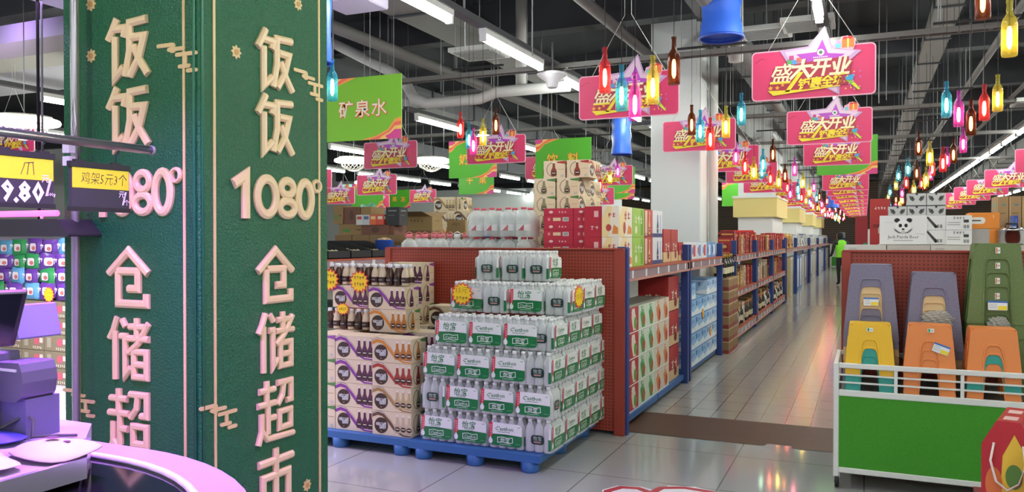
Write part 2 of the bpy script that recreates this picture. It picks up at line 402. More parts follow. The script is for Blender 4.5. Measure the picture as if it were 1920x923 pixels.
# white winged speakers between the tubes of the left row
for i, (x, y, z) in enumerate(((-3.1, 8.05, 3.22), (-9.9, 7.6, 3.45), (-3.1, 16.2, 3.22), (-6.3, 13.1, 3.2))):
    o = thing('ceiling_speaker', ('white flared ceiling speaker between two tubes over the left rack', 'pale flared ceiling speaker above the tills at the far left', 'white flared ceiling speaker further along the left rack row', 'white flared ceiling speaker over the second aisle')[i], 'speaker', (x, y, z))
    MB().lathe([(.045, -.1), (.06, -.085), (.07, -.03), (.16, .03), (.17, .05), (.12, .07)], mat('#dcd9e0', .4), n=20).build('horn', o)
    MB().tube([(0, 0, .06), (0, 0, .4)], .01, GREY, 5).build('stem', o)

# round lattice lamps over the left side
for i, (x, y, z) in enumerate(((-9.3, 6.4, 2.9), (-8.0, 14, 3.05), (-9.6, 13.6, 3.08), (-11.5, 17, 2.9))):
    o = thing('ring_lamp', ('large round lattice lamp above the tills at the far left', 'round lattice lamp right of the paired signs on the left', 'round lattice lamp partly behind a sign on the left', 'round lattice lamp furthest back on the left')[i], 'lamp', (x, y, z), group='round lattice lamps')
    MB().tube([(.36*math.cos(a*PI/16), .36*math.sin(a*PI/16), 0) for a in range(32)], .035, mat('#fff6e2', emit=6, name='warm_ring_glow'), 8, True).build('light_ring', o)
    MB().lathe([(.05, .1), (.3, .07), (.33, .02)], OFFW, n=24).build('canopy', o)
    f = MB()
    for k in range(18):
        a = k*PI/9
        f.tube([(.26*math.cos(a), .26*math.sin(a), -.02), (.24*math.cos(a+.4), .24*math.sin(a+.4), -.12), (.1*math.cos(a+.8), .1*math.sin(a+.8), -.2)], .008, WHITE, 5)
    f.lathe([(.1, -.2), (.02, -.22)], mat('#f4efe2', emit=2.5, name='frosted_glow'), n=14); f.build('lattice_bowl', o)
    MB().tube([(0, 0, .1), (0, 0, 4.75-z)], .007, GREY, 4).build('cord', o)

# ------------------------------------------------------------------ pink opening signs
PINK = mat('#df3d70', .4); PINK2 = mat('#f2b6cc', .45); PALE = mat('#e6c6df', .4); PALE2 = mat('#c9a2cf', .4); VIO = mat('#b84ac2', .4)
CRM = mat('#f7eec4', .5); SYEL = mat('#f3dc3c', .5); MAR = mat('#b3354a', .5); ORG = mat('#ee7d3c', .5)
p = thing('opening_sign', 'x', 'sign', group='pink opening signs')
F = fmy((0, -.006, 0))
m = MB().prism(fmy((0, .006, 0)), rrect(0, .195, .9, .39, .035), 0, .012, PINK2, PINK2); m.poly(F, rrect(0, .195, .882, .372, .028), PINK)
m.poly(F, [(-.42, .30), (-.37, .33), (-.33, .315), (-.37, .338), (-.425, .305)], MAR, .0012)
m.build('board', p)
P = [(.09, .545), (.145, .385), (.35, .335), (.27, .27), (.20, .16), (.195, .012), (.10, .07), (-.10, .1), (-.17, .27), (-.24, .385), (-.03, .40)]
m = MB().prism(fmy((0, -.006, 0)), P, .001, .008, PALE2, PALE2)
m.poly(fmy((0, -.014, 0)), [(.09, .525), (.135, .37), (.31, .335), (.235, .275), (.18, .16), (.178, .035), (.10, .08), (-.09, .11), (-.15, .27), (-.2, .37), (-.02, .385)], PALE, .001)
m.poly(fmy((0, -.015, 0)), [(.073, .445), (.113, .335), (.235, .318), (.12, .25), (-.02, .25), (-.115, .345), (.03, .35)], VIO, .001)
m.poly(fmy((0, -.016, 0)), ell(.062, .345, .026), WHITE, .001); m.poly(fmy((0, -.017, 0)), ell(.062, .345, .013), mat('#4d7a4a'), .001)
for k in range(8): m.poly(fmy((0, -.016, 0)), rect(.012+k*.0135, .309, .009, .009), WHITE, .001)
m.build('star_cutout', p)
G = fmy((0, -.016, 0))
m = MB()
m.poly(G, [(-.31, .13), (-.285, .25), (-.16, .27), (.26, .30), (.28, .15), (.25, .09), (-.30, .05)], MAR, .001)
for t, x, y, h in (('盛', -.222, .205, .165), ('大', -.08, .225, .16), ('开', .062, .228, .145), ('业', .202, .232, .15)):
    o_ = .012 if t == '盛' else .03
    m.text(G, t, h, MAR, x+.006, y-.006, .002, .22, o_+.01); m.text(G, t, h, CRM, x, y, .003, .22, o_)
m.prism(G, [(-.20, .06), (-.165, .06), (-.062, .205), (-.095, .205)], .0025, .0035, SYEL)
m.prism(G, [(-.31, .125), (-.16, .125), (-.155, .14), (-.306, .14)], .0028, .0036, SYEL)
m.build('headline', p)
m = MB()
for i, t in enumerate('钜惠全城'): m.text(G, t, .094, MAR, -.052+i*.083, .108+i*.006, .0026, .12, .05); m.text(G, t, .09, SYEL, -.055+i*.083, .112+i*.006, .0036, .12, .03)
m.prism(G, [(-.325, .075), (-.285, .035), (.2, .078), (.2, .085), (-.05, .068)], .001, .0035, SYEL)
for x, y, r in ((-.305, .095, .022), (-.255, .095, .02), (-.215, .115, .016)): m.poly(G, star(x, y, r, r*.45), mat('#f6b04a'), .003)
m.build('slogan', p)
m = MB(); H = fmy((0, -.012, 0))
m.prism(H, [(.15, .37), (.165, .42), (.2, .43), (.21, .45), (.25, .455), (.28, .44), (.31, .43), (.305, .38), (.29, .34), (.2, .36)], 0, .005, PINK2)
m.poly(H, rect(.255, .40, .085, .07), ORG, .006); m.poly(H, rect(.255, .40, .014, .07), mat('#f7d27a'), .0066); m.poly(H, ell(.235, .438, .018, .011), mat('#d63a3a'), .0066); m.poly(H, ell(.27, .44, .018, .011), mat('#d63a3a'), .0066)
m.poly(H, ell(.185, .385, .022), mat('#7cc6d8'), .0066); m.poly(H, ell(.19, .41, .013), mat('#e7a2c8'), .007)
m.build('gift_print', p)
m = MB()
for x, y, cc in ((-.165, .29, '#5db36a'), (-.13, .285, '#5a9be0'), (-.15, .32, '#c94a8e'), (-.095, .30, '#d9705a')): m.poly(G, rect(x, y, .034, .034), mat(cc), .004)
m.build('cubes_print', p)
m = MB()
m.poly(G, [(.235, .15), (.30, .16), (.29, .115), (.24, .12)], mat('#3fa7d8'), .0025)
m.poly(G, [(.24, .118), (.29, .112), (.345, .045), (.325, .04)], mat('#8bc34a'), .0022); m.poly(G, [(.28, .09), (.30, .095), (.34, .04), (.33, .038)], SYEL, .0028)
for k in range(16): m.poly(G, ell(.27+rnd.uniform(-.04, .09), .09+rnd.uniform(-.05, .09), .006, n=6), (mat('#f2a0c8'), SYEL, mat('#c47ae0'))[k % 3], .0032)
m.build('confetti_print', p)
for sx in (-1, 1): MB().tube([(sx*.33, .004, .385), (sx*.03, .004, .9), (sx*.03, .004, 2.7)], .003, OFFW, 4).build('cord', p)
SG = Kind(p)
def signs(lab, lst):
    for i, (x, y, z) in enumerate(lst): SG.at((x+.45, y, z), 'pink star-topped opening sign ' + lab % OR[i])
signs('above the main aisle, %s from the front', [(-.83, y, z) for y, z in ((6.57, 2.58), (9.65, 2.56), (12.33, 2.54), (18, 2.49), (20.2, 2.48), (22.4, 2.48), (25, 2.48), (28, 2.48), (31.5, 2.5), (35.5, 2.5), (40, 2.52), (45, 2.55))])
signs('above the left rack, %s from the front', [(-2.35, y, z) for y, z in ((6.77, 2.55), (10.0, 2.58), (12.33, 2.5), (15, 2.5), (17.3, 2.44), (20, 2.44), (22.5, 2.44), (25.5, 2.45), (28.5, 2.45), (32, 2.46), (36, 2.48), (40, 2.48), (44, 2.5))])
signs('over the second aisle, %s from the front', [(-5.14, 10.0, 2.53), (-5.35, 12.6, 2.5), (-5.08, 15.25, 2.54), (-6.1, 17.4, 2.25)])
signs('at the left behind the pillar, %s from the front', [(-6.72, 9.78, 2.5), (-9.0, 12.86, 2.32), (-10.9, 13.4, 2.52), (-11.6, 15.2, 2.28), (-12.4, 17.9, 2.25), (-12.4, 20.4, 2.54)])
signs('above the right racks, %s from the front', [(2.22, 15.15, 2.55), (2.3, 19.45, 2.55), (2.3, 22.7, 2.55), (2.3, 25.8, 2.55), (2.3, 29, 2.55), (2.3, 33, 2.55)])
SG.at((-11.2, 7.55, 2.72), 'pink star-topped opening sign above the tills at the far left')

# green category signs
GRN = mat('#7cbf2e', .45); TXO = mat('#e9d24a', .5)
GR2 = mat('#55b02f', .45)
def green(x, y, z, words, lab, g=GR2, w=.92, hh=.64, tx=TXO):
    o = thing('category_sign', lab, 'sign', (x+w/2, y, z), group='green category signs')
    F = fmy((0, -.005, 0)); m = MB().prism(fmy((0, .005, 0)), rect(0, hh/2, w, hh), 0, .01, g)
    for k, cc in enumerate(('#f0a04a', '#ee6f5a', '#f6c86a', '#d94a8e')):
        e = .0008+.0004*k; d = .035*k
        m.poly(F, [(w/2, 0), (w/2, .22-d*1.2), (w/2-.08, .2-d), (w/2-.16+d*.3, .1-d*.4), (w/2-.3+d, .04-d*.1), (w/2-.5+d*3.2, 0)], mat(cc), e)
        m.poly(F, [(-w/2, hh), (-w/2, hh-.2+d*1.2), (-w/2+.07, hh-.17+d), (-w/2+.15-d*.3, hh-.08+d*.4), (-w/2+.4-d*2.6, hh)], mat(cc), e)
    m.build('board', o)
    if words:
        n = len(words); m = MB()
        for i, t in enumerate(words):
            xx = (i-(n-1)/2)*(.62/max(n, 2)) if n > 2 else (i-.5)*.34
            m.text(F, t, .19, mat('#e0662e'), xx+.003, hh*.5-.004, .0022, 0, .045); m.text(F, t, .19, tx, xx, hh*.5, .003, 0, .012)
        m.build('lettering', o)
    for sx in (-1, 1): MB().tube([(sx*w*.4, 0, hh), (sx*w*.4, 0, 4.75-z)], .003, GREY, 4).build('cord', o)
green(-5.28, 6.97, 2.52, '矿泉水', 'large lime green category sign beside the pillar with three characters', GRN, .95, .66, mat('#f3ead0', .5))
green(-6.62, 12.2, 2.53, '奶粉', 'green category sign half hidden by a pink sign and bottle lamps')
green(-8.85, 16.8, 2.53, '干果', 'green category sign below the half hidden one, above coffee cartons')
green(-4.75, 11.6, 2.4, '饮料', 'green category sign behind the tall stack of coffee cartons')
green(-6.55, 20.7, 2.53, '果酒', 'green category sign under the pink sign right of the coffee cartons')
green(-5.95, 19, 2.6, '苏打', 'green category sign partly hidden by the white column', w=.8)
green(-15.05, 23.3, 2.5, '果冻', 'small green category sign low at the left above brown cartons')
green(-.74, 14.2, 2.54, '', 'plain green sign among the pink ones above the main aisle')
green(-11.7, 16.5, 2.2, '', 'small green sign at the right edge of the pillar')
green(-3.55, 22, 2.35, '', 'small green sign just right of the white column')

# ------------------------------------------------------------------ coloured bottle pendant lamps
CO = dict(red='#d8505a', blue='#4fb0d0', magenta='#d860c8', yellow='#d6ca62', brown='#6e4030')
BULB = mat('#ffdca0', emit=30, name='filament_glow')
LK = {}
TINT = dict(red='#ff9a9e', blue='#a2dff6', magenta='#f8a6ee', yellow='#f6f0a8', brown='#b07a50')
for k, cc in CO.items():
    g = glassy(k+'_bottle_glass', cc, .8, .16, TINT[k], .3)
    p = thing('bottle_lamp', 'x', 'lamp', group='coloured bottle pendant lamps')
    MB().lathe([(.036, 0), (.039, .012), (.039, .17), (.034, .195), (.016, .225), (.0145, .285), (.017, .287), (.017, .3)], g, n=22).build('bottle', p)
    MB().lathe([(.005, .04), (.013, .06), (.014, .1), (.012, .14), (.006, .16)], BULB, n=8).build('bulb', p)
    MB().tube([(0, 0, .155), (0, 0, .21)], .007, mat('#5a4a30', .5), 6).build('lamp_holder', p)
    MB().tube([(0, 0, .21), (0, 0, 2.55)], .0025, BLACK, 4).build('cord', p)
    LK[k] = Kind(p)
base = (('red', -.25, .07, .22), ('blue', -.13, .05, .09), ('magenta', 0, -.1, 0), ('yellow', .11, -.08, .10), ('brown', .22, .02, .23))
alt = (('brown', -.26, .4, .22), ('blue', -.1, .0, .1), ('red', .02, -.15, 0), ('yellow', .12, .1, .14), ('magenta', .26, .1, .25))
FIX = {('left', 1): ['brown', 'blue', 'red', 'yellow', 'blue'], ('right', 2): ['brown', 'yellow', 'red', 'brown', 'magenta'], ('right', 1): None, ('right', 0): None}
SPOT = {('right', 0): (('brown', .585, 5.05, 2.70), ('yellow', .70, 4.97, 2.47), ('red', .95, 5.05, 2.4), ('blue', 1.12, 5.0, 2.5), ('magenta', 1.25, 5.05, 2.6)),
        ('right', 1): (('blue', .62, 7.6, 2.515), ('magenta', .71, 7.6, 2.43), ('brown', .80, 7.6, 2.35), ('red', .895, 7.6, 2.47), ('yellow', .99, 7.6, 2.54))}
def cluster(x, y, zb, where, i, near):
    b = base if i % 2 == 0 else alt
    cols = [q[0] for q in b]; side = where.split()[0]
    if i >= 2: rnd.shuffle(cols)
    if FIX.get((side, i)): cols = FIX[side, i]
    lst = [(c, x+dx+rnd.uniform(-.04, .04)*(not near), y+dy, zb+dz+rnd.uniform(-.05, .05)*(not near)) for (c0, dx, dy, dz), c in zip(b, cols)]
    lst = SPOT.get((side, i), lst)
    for c, lx, ly, lz in lst:
        LK[c].at((lx, ly, lz), '%s glass bottle pendant lamp, %s cluster from the front %s' % (c, OR[i], where), rz=rnd.uniform(0, 3))
    o = thing('lamp_bar', 'dark bar carrying the %s cluster of bottle lamps %s' % (OR[i], where), 'lamp bar', (x, y, zb+.98), group='bottle lamp bars')
    MB().box(-.32, .32, -.012, .012, 0, .02, BLACK).build('bar', o)
    for sx in (-.28, .28): MB().tube([(sx, 0, .02), (sx, 0, 4.75-zb-.98)], .003, GREY, 4).build('wire', o)
LK['blue'].at((-3.56, 4.78, 2.50), 'blue glass bottle pendant lamp glowing at the right edge of the pillar')
ys = [5.0, 7.55, 10.7, 13.4, 16.2, 18.9, 21.6, 24.3, 27, 29.8, 32.6, 35.5, 38.4, 41.4, 44.4]
for i, y in enumerate(ys):
    cluster(-1.33+.01*i, y, 2.24 if i != 1 else 2.3, 'left of the aisle', i, i < 3)
    cluster(.84 if i else .93, y+.1, (2.42 if i == 0 else 2.33 if i == 1 else 2.28), 'right of the aisle', i, i < 3)
for i, (x, y, z) in enumerate(((-3.98, 8.0, 2.42), (-4.2, 13.3, 2.3), (-4.4, 21, 2.2))): cluster(x, y, z, 'over the second aisle', i, True)

o = thing('exit_sign', 'small green lit exit sign high on the left beside the pillar', 'exit sign', (-13.6, 19, 2.85))
MB().box(-.28, .28, 0, .06, 0, .2, mat('#8d9a94')).build('case', o); MB().box(-.26, .26, -.006, 0, .02, .18, mat('#58c49a', emit=1.2, name='exit_glow')).build('lit_panel', o)
for k in (-.2, .2): MB().tube([(k, .03, .2), (k, .03, 1.95)], .006, GREY, 4).build('hanger_rod', o)

# ------------------------------------------------------------------ the green clad pillar
PX0, PX1, PY0, PY1 = -3.314, -2.5, 2.463, 3.318
pil = thing('pillar', 'green embossed pillar with raised gold lettering down both visible faces', 'pillar', (PX1, PY0, 0))
MB().box(PX0-PX1, 0, 0, PY1-PY0, 0, 4.75, LEATHER).build('cladding', pil, bevel=.006)
TRIMG = mat('#1d6b4c', .3)
m = MB()
for dx in (-.022, .0): m.tube([(dx+.0, -.004+(.022 if dx == 0 else 0), 0), (dx, -.004+(.022 if dx == 0 else 0), 4.75)], .007, TRIMG, 8)
m.build('corner_trim', pil)
LET = mat('#ecd0a4', .35); LINE = mat('#dcc08a', .4)
def strokes(ch):
    V = .17
    D = {
     '饭': [((.25, 1), (.13, .8), (.03, .66)), ((.17, .83), (.47, .83), (.41, .68)), ((.2, .7), (.2, .03), (.42, .2)),
            ((.98, .93), (.56, .90), (.56, .45), (.45, .03)), ((.6, .66), (.9, .66), (.78, .32), (.56, .03)), ((.66, .52), (.78, .3), (1, .03))],
     '仓': [((.02, .58), (.5, .97), (.98, .58)), ((.25, .62), (.73, .62), (.73, .32), (.5, .32)), ((.25, .62), (.25, .06), (.93, .06), (.93, .24))],
     '储': [((.22, 1), (.13, .8), (.03, .66)), ((.17, .78), (.17, .0)), ((.34, .97), (.43, .85)), ((.30, .70), (.42, .70), (.42, .07), (.55, .2)),
            ((.52, .86), (.9, .86)), ((.7, 1), (.7, .68)), ((.48, .67), (1, .67)), ((.98, .92), (.74, .6), (.5, .44)), ((.63, .46), (.93, .46), (.93, .06), (.63, .06), (.63, .46)), ((.63, .26), (.93, .26))],
     '超': [((.04, .85), (.47, .85)), ((.25, 1), (.25, .62)), ((.0, .63), (.5, .63)), ((.28, .63), (.28, .16)), ((.28, .4), (.48, .4)), ((.11, .5), (.11, .22), (.02, .02)), ((.1, .24), (.26, .08), (1, .06)),
            ((.52, .93), (.93, .93), (.93, .62), (.78, .62)), ((.72, .93), (.68, .72), (.54, .58)), ((.6, .46), (.92, .46), (.92, .2), (.6, .2), (.6, .46))],
     '市': [((.5, 1), (.5, .84)), ((.02, .82), (.98, .82)), ((.15, .08), (.15, .6), (.85, .6), (.85, .16), (.7, .16)), ((.5, .82), (.5, -.04))],
    }
    return D[ch]
def big(F0, ch, cx, z0, w, h, parent):
    o, u, v, n = F0; m = MB(); F = (o+u*(cx-w/2)+v*z0, u, v, n)
    for s in strokes(ch):
        closed = len(s) > 3 and s[0] == s[-1]
        pts = [(a*w, b*h) for a, b in (s[:-1] if closed else s)]
        thick = .118*w if ch in '储超' else .145*w
        m.sweep(F, pts, thick, .018+rnd.uniform(0, .0012), LET, closed)
    m.build('character', parent)
def num(F0, cx, z0, w, h, parent):
    o, u, v, n = F0; F = (o+u*(cx-w/2)+v*z0, u, v, n); k = w/.60
    t = .043*k
    def P(l): return [(a*k, b*h) for a, b in l]
    m = MB(); m.sweep(F, P([(.015, .72), (.09, .93), (.09, 0)]), t*1.1, .018, LET); m.build('digit', parent)
    m = MB(); m.sweep(F, [(.225*k+.062*k*math.cos(a*PI/12), h*.5+(h*.5-t/2)*math.sin(a*PI/12)) for a in range(24)], t, .018, LET, True); m.build('digit', parent)
    m = MB()
    m.sweep(F, [(.365*k+.044*k*math.cos(a*PI/12), h*.73+(h*.27-t/2)*math.sin(a*PI/12)) for a in range(24)], t*.9, .018, LET, True)
    m.sweep(F, [(.365*k+.052*k*math.cos(a*PI/12), h*.27+(h*.27-t/2)*math.sin(a*PI/12)) for a in range(24)], t*.9, .0185, LET, True); m.build('digit', parent)
    m = MB(); m.sweep(F, [(.495*k+.05*k*math.cos(a*PI/12), h*.5+(h*.5-t/2)*math.sin(a*PI/12)) for a in range(24)], t, .018, LET, True); m.build('digit', parent)
    m = MB(); m.sweep(F, [(.582*k+.028*k*math.cos(a*PI/8), h*.83+.13*h*math.sin(a*PI/8)) for a in range(16)], t*.42, .018, LET, True); m.build('degree_sign', parent)
def cloud(F0, x, z, s, parent):
    o, u, v, n = F0; F = (o+u*x+v*z, u, v, n); m = MB()
    for a, b, w in ((-.06, .035, .10), (.0, .015, .10), (.055, -.01, .12), (.045, -.06, .07), (.085, -.08, .06)):
        m.prism(F, rrect(a*s, b*s, w*s, .017*s, .008*s), 0, .006, LINE)
    m.prism(F, rrect(-.02*s, .02*s, .03*s, .04*s, .008*s), 0, .0055, LINE); m.prism(F, rrect(.05*s, -.03*s, .02*s, .05*s, .008*s), 0, .0055, LINE)
    m.build('cloud_motif', parent)
def flower(F0, x, z, parent):
    o, u, v, n = F0; F = (o+u*x+v*z, u, v, n); m = MB()
    m.prism(F, [((.026+.005*math.cos(8*a))*math.cos(a), (.026+.005*math.cos(8*a))*math.sin(a)) for a in [i*PI/24 for i in range(48)]], 0, .004, LINE)
    m.prism(F, ell(0, 0, .012), .004, .007, mat('#c99a58')); m.build('flower_motif', parent)
FR = fpx((0, -PY0, 0)); FR = (Vector((0, -PY0, 0)), *FR[1:])      # right face: u is world Y
FL = fmy((-PX1, 0, 0))                                           # left face: u is world X
for F0, cx, top in ((FR, 2.915, 0), (FL, -2.90, 0)):
    w = .245
    for ch, z0, h in (('饭', 2.185, .262), ('饭', 1.888, .262), ('仓', 1.200, .25), ('储', .885, .27), ('超', .555, .29), ('市', .215, .31)): big(F0, ch, cx, z0, w, h, pil)
    num(F0, cx+(.02 if F0 is FR else .03), 1.585 if F0 is FR else 1.59, .60 if F0 is FR else .53, .205, pil)
def bar(F0, x, w, parent, z0=0, z1=4.75):
    o, u, v, n = F0; MB().prism((o+u*x+v*z0, u, v, n), [(-w/2, 0), (w/2, 0), (w/2, z1-z0), (-w/2, z1-z0)], 0, .004, LINE).build('border_line', parent)
bar(FR, 2.545, .013, pil); bar(FR, 3.245, .013, pil); bar(FL, -2.58, .013, pil); bar(FL, -3.215, .013, pil)
for x, z in ((2.673, 2.306), (3.086, 2.624), (3.144, .285), (2.66, 2.64)): flower(FR, x, z, pil)
for x, z in ((-3.127, 2.531), (-3.127, 2.304)): flower(FL, x, z, pil)
cloud(FR, 3.16, 2.27, 1.0, pil); cloud(FR, 2.56, .76, .95, pil); cloud(FL, -2.62, 2.27, 1., pil); cloud(FL, -3.22, .78, .9, pil)

# steel pole in front of the pillar and the price rail
o = thing('steel_pole', 'slim pale steel pole standing before the left face of the green pillar', 'pole', (-3.143, 2.39, 0))
MB().tube([(0, 0, 0), (0, 0, 4.75)], .0165, mat('#b4b2ba', .35, .6), 12).build('shaft', o)
MB().tube([(.02, -.02, 2.1), (.034, -.02, 1.99), (.02, -.02, 1.9), (.006, -.02, 1.99)], .003, WHITE, 5, True).build('chain_loop', o)
for z in (1.885, 1.83): MB().box(-.012, .03, -.05, -.02, z-.02, z+.02, mat('#dcdce2')).build('clip', o)
o = thing('price_rail', 'round steel rail carrying the hanging price boards before the pillar', 'rail', (-2.65, 2.36, 1.855))
MB().tube([(0, -1.6, 0), (0, 0, .0)], .017, STEEL, 12).build('rail_tube', o)
MB().tube([(0, -.008, 0), (0, .006, 0)], .0195, GREY, 12).build('end_cap', o)
for y in (-1.0, -1.5): MB().tube([(0, y, .015), (0, y, 1.3)], .004, GREY, 5).build('hanger_wire', o)
def price_board(y0, y1, z1, z0, lab, txt, digits):
    L = y1-y0; o = thing('price_board', lab, 'price board', (-2.65, y0, z0), group='hanging price boards')
    h = z1-z0; F = fpx((.008, 0, 0))
    MB().box(-.008, .008, 0, L, 0, h, CHAR).build('back_plate', o)
    m = MB().box(-.012, .012, -.004, L+.004, h-.014, h+.006, BLACK).box(-.012, .012, -.004, L+.004, -.004, .012, BLACK); m.build('clip_rail', o)
    m = MB().poly(F, rect(L/2, h-.053, L-.004, .075), mat('#d4d82a', .25)); INK = mat('#2c2a24')
    if txt[1] is None:
        m.text(F, txt[0], .05, INK, L*.55, h-.052, shear=.15, off=-.012, fit=L*.8)
    else:
        for t, x in zip(txt, (.1, .72)): m.text(F, t, .055, INK, L*x, h-.052, shear=.15, off=-.012)
    m.build('yellow_slip', o)
    m = MB()
    if digits:
        for t, x in zip(digits[0], digits[1]): m.text(F, t, .085 if t != '.' else .09, WHITE, L*x, .052 if t != '.' else .022, off=.035, sy=1.1)
    for t, x, y, s in digits[2] if digits else (('元', .86, .065, .028), ('/', .905, .05, .07), ('个', .95, .035, .024)): m.text(F, t, s, OFFW, L*x, y, off=.02)
    m.build('price_figures', o)
    for y in ((.14, .78) if L < .26 else (.5, .9)):
        m = MB().tube([(0, y*L, h), (0, y*L, h+.035), (0, y*L+.014, h+.05), (0, y*L+.016, h+.07), (0, y*L, h+.082), (0, y*L-.013, h+.07)], .003, BLACK, 6)
        m.box(-.008, .008, y*L-.02, y*L+.02, h, h+.014, BLACK); m.build('hook', o)
price_board(1.995, 2.243, 1.775, 1.602, 'black price board with yellow slip hanging in front of the pillar', ('鸡架5元3个', None), None)
price_board(1.575, 1.926, 1.792, 1.607, 'black price board showing 19.80 beside the left frame edge', ('鸡', '爪'), ('19.80', (.36, .52, .605, .69, .83), (('元', .91, .1, .03), ('/', .94, .07, .08), ('500g', .97, .045, .016))))
o = tag(MB().tube([(-3.53, 2.5, 1.57), (-3.545, 2.5, 4.75)], .007, BLACK, 8).build('black_pole'), 'thin black vertical pole left of the green pillar', 'pole')
tag(MB().tube([(-3.505, 2.5, 1.57), (-3.51, 2.5, 4.75)], .005, GREY, 8).build('grey_pole'), 'thin grey vertical pole left of the green pillar', 'pole')

# counter with black glass top
FRAMEV = mat('#a79bb8', .4); GLASSB = mat('#17161c', .06); VPL = mat('#6a6090', .45)
def outline(d):
    pts = [(-2.35, 1.50-d)]
    pts += [(-1.72+(.77-d)*math.sin(t), .80+(.70-d)*math.cos(t)) for t in [i*PI/2/14 for i in range(15)]]
    pts += [(-.95-d, .25), (-2.35, .25)]
    return pts
ct = thing('glass_counter', 'rounded counter with black glass top and pale rim at lower left', 'counter', (0, 0, 0))
m = MB().prism(fpz((0, 0, 0)), outline(.03), .0, .90, mat('#cfc9dc', .5)); m.build('body', ct)
m = MB(); a = outline(0); b = outline(.11); n = len(a)
for i in range(n-2):
    m.add([(*a[i], .95), (*a[i+1], .95), (*b[i+1], .95), (*b[i], .95)], [(0, 1, 2, 3)], FRAMEV)
    m.add([(*a[i], .90), (*a[i+1], .90), (*a[i+1], .95), (*a[i], .95)], [(0, 1, 2, 3)], FRAMEV)
m.build('rim', ct)
m = MB(); a = outline(.10)
m.tube([(x, y, .95) for x, y in a[:-2]], .009, mat('#eceaf4', .25), 8); m.build('rim_highlight', ct)  # pale strip standing in for the highlight line inside the rim
MB().prism(fpz((0, 0, 0)), outline(.10), .90, .945, GLASSB).build('glass_top', ct)
dk = thing('cash_desk', 'pale cash desk shelf with steel edge at the left edge', 'desk', (0, 0, 0))
MB().prism(fpz((0, 0, 0)), [(-3.1, .4), (-1.62, .4), (-1.606, 1.23), (-1.75, 1.352), (-1.9, 1.49), (-3.1, 1.49)], .955, 1.0, mat('#b3a9c4', .35)).build('desk_top', dk, bevel=.004)
MB().prism(fpz((0, 0, 0)), [(-1.62, .4), (-1.606, .4), (-1.592, 1.236), (-1.745, 1.366), (-1.755, 1.352), (-1.606, 1.23)], .96, 1.006, mat('#c8c4d2', .2, .7)).build('edge_strip', dk)
MB().box(-3.1, -2.4, .4, 1.2, 0, .955, VPL).build('pedestal', dk)
# till on the desk
ti = thing('pos_terminal', 'dark till with tilted screen and rear customer display on the desk', 'till', (-1.95, 1.10, 1.0))
SCR = mat('#1d2028', .08); SH = mat('#5a5470', .4)
TB = Vector((-1.95, 1.10, 1.0))
def quadslab(p, t, m1, m2=None, inset=.1):
    p = [Vector(q)-TB for q in p]; n = (p[1]-p[0]).cross(p[3]-p[0]).normalized()
    if n.dot(-p[0]-TB) < 0: n = -n
    b = [q-n*t for q in p]; m = MB()
    m.add(p+b, [(0, 1, 2, 3), (7, 6, 5, 4)]+[(i, (i+1) % 4, 4+(i+1) % 4, 4+i) for i in range(4)], m1)
    if m2:
        c = sum(p, Vector())/4; m.add([c+(q-c)*(1-inset)+n*.001 for q in p], [(0, 1, 2, 3)], m2)
    return m
TL_, TR_, BR_, BL_ = (-2.013, 0.99, 1.366), (-1.829, 1.265, 1.37), (-1.879, 1.265, 1.237), (-2.057, 1.023, 1.234)
quadslab((TL_, TR_, BR_, BL_), .02, mat('#2a2634', .3), SCR, .06).build('screen', ti, bevel=.003)
m = MB(); m.prism(fmy((0, .20, .0)), [(-.18, 0), (-.03, 0), (-.03, .05), (-.045, .21), (-.14, .21), (-.16, .05)], -.06, .08, SH); m.build('stand', ti, bevel=.004)
m = MB(); F = fmy((0, .29, 0)); m.prism(F, [(-0.065, 0.325), (-0.044, 0.328), (-0.022, 0.239), (-0.117, 0.232), (-0.096, 0.247)], -.07, .05, mat('#8478b4', .4)); m.build('customer_display', ti, bevel=.004)
pr = thing('receipt_printer', 'small boxy receipt printer with rounded front beside the till', 'printer', (-1.95, 1.33, 1.0))
MB().prism(fmy((0, 0, 0)), [(-0.059, 0.093), (0.044, 0.094), (0.063, 0.108), (0.071, 0.143), (0.067, 0.170), (0.056, 0.192), (-0.048, 0.188)], -.05, .045, SH).build('casing', pr, bevel=.004)
MB().box(-.02, .05, -.049, -.045, .17, .176, mat('#d8d4e4')).build('paper_slot', pr)
MB().box(-.06, .06, -.03, .06, 0.0, .1, VPL).build('bracket', pr)
# things lying on the desk
def cloth(name, loc, pts, h, mm, lab, cat, parts=()):
    o = thing(name, lab, cat, loc)
    bm = bmesh.new(); vs = []
    k = len(pts)
    c0 = bm.verts.new((sum(p[0] for p in pts)/k, sum(p[1] for p in pts)/k, h))
    ring = [[bm.verts.new((c0.co.x+(p[0]-c0.co.x)*f, c0.co.y+(p[1]-c0.co.y)*f, z+rnd.uniform(-.004, .006))) for p in pts] for f, z in ((.45, h*.9), (.8, h*.6), (1, .006))]
    for i in range(k):
        j = (i+1) % k; bm.faces.new((c0, ring[0][i], ring[0][j]))
        for q in (0, 1): bm.faces.new((ring[q][i], ring[q+1][i], ring[q+1][j], ring[q][j]))
    me = bpy.data.meshes.new(name); bm.to_mesh(me); bm.free(); me.materials.append(mm)
    for p in me.polygons: p.use_smooth = True
    q = bpy.data.objects.new('fabric', me); COL.objects.link(q); q.parent = o
    sd = q.modifiers.new('thickness', 'SOLIDIFY'); sd.thickness = .004; sd.offset = 1
    ss = q.modifiers.new('soft', 'SUBSURF'); ss.levels = ss.render_levels = 1
    return o
MASK = mat('#e2c6d0', .7)
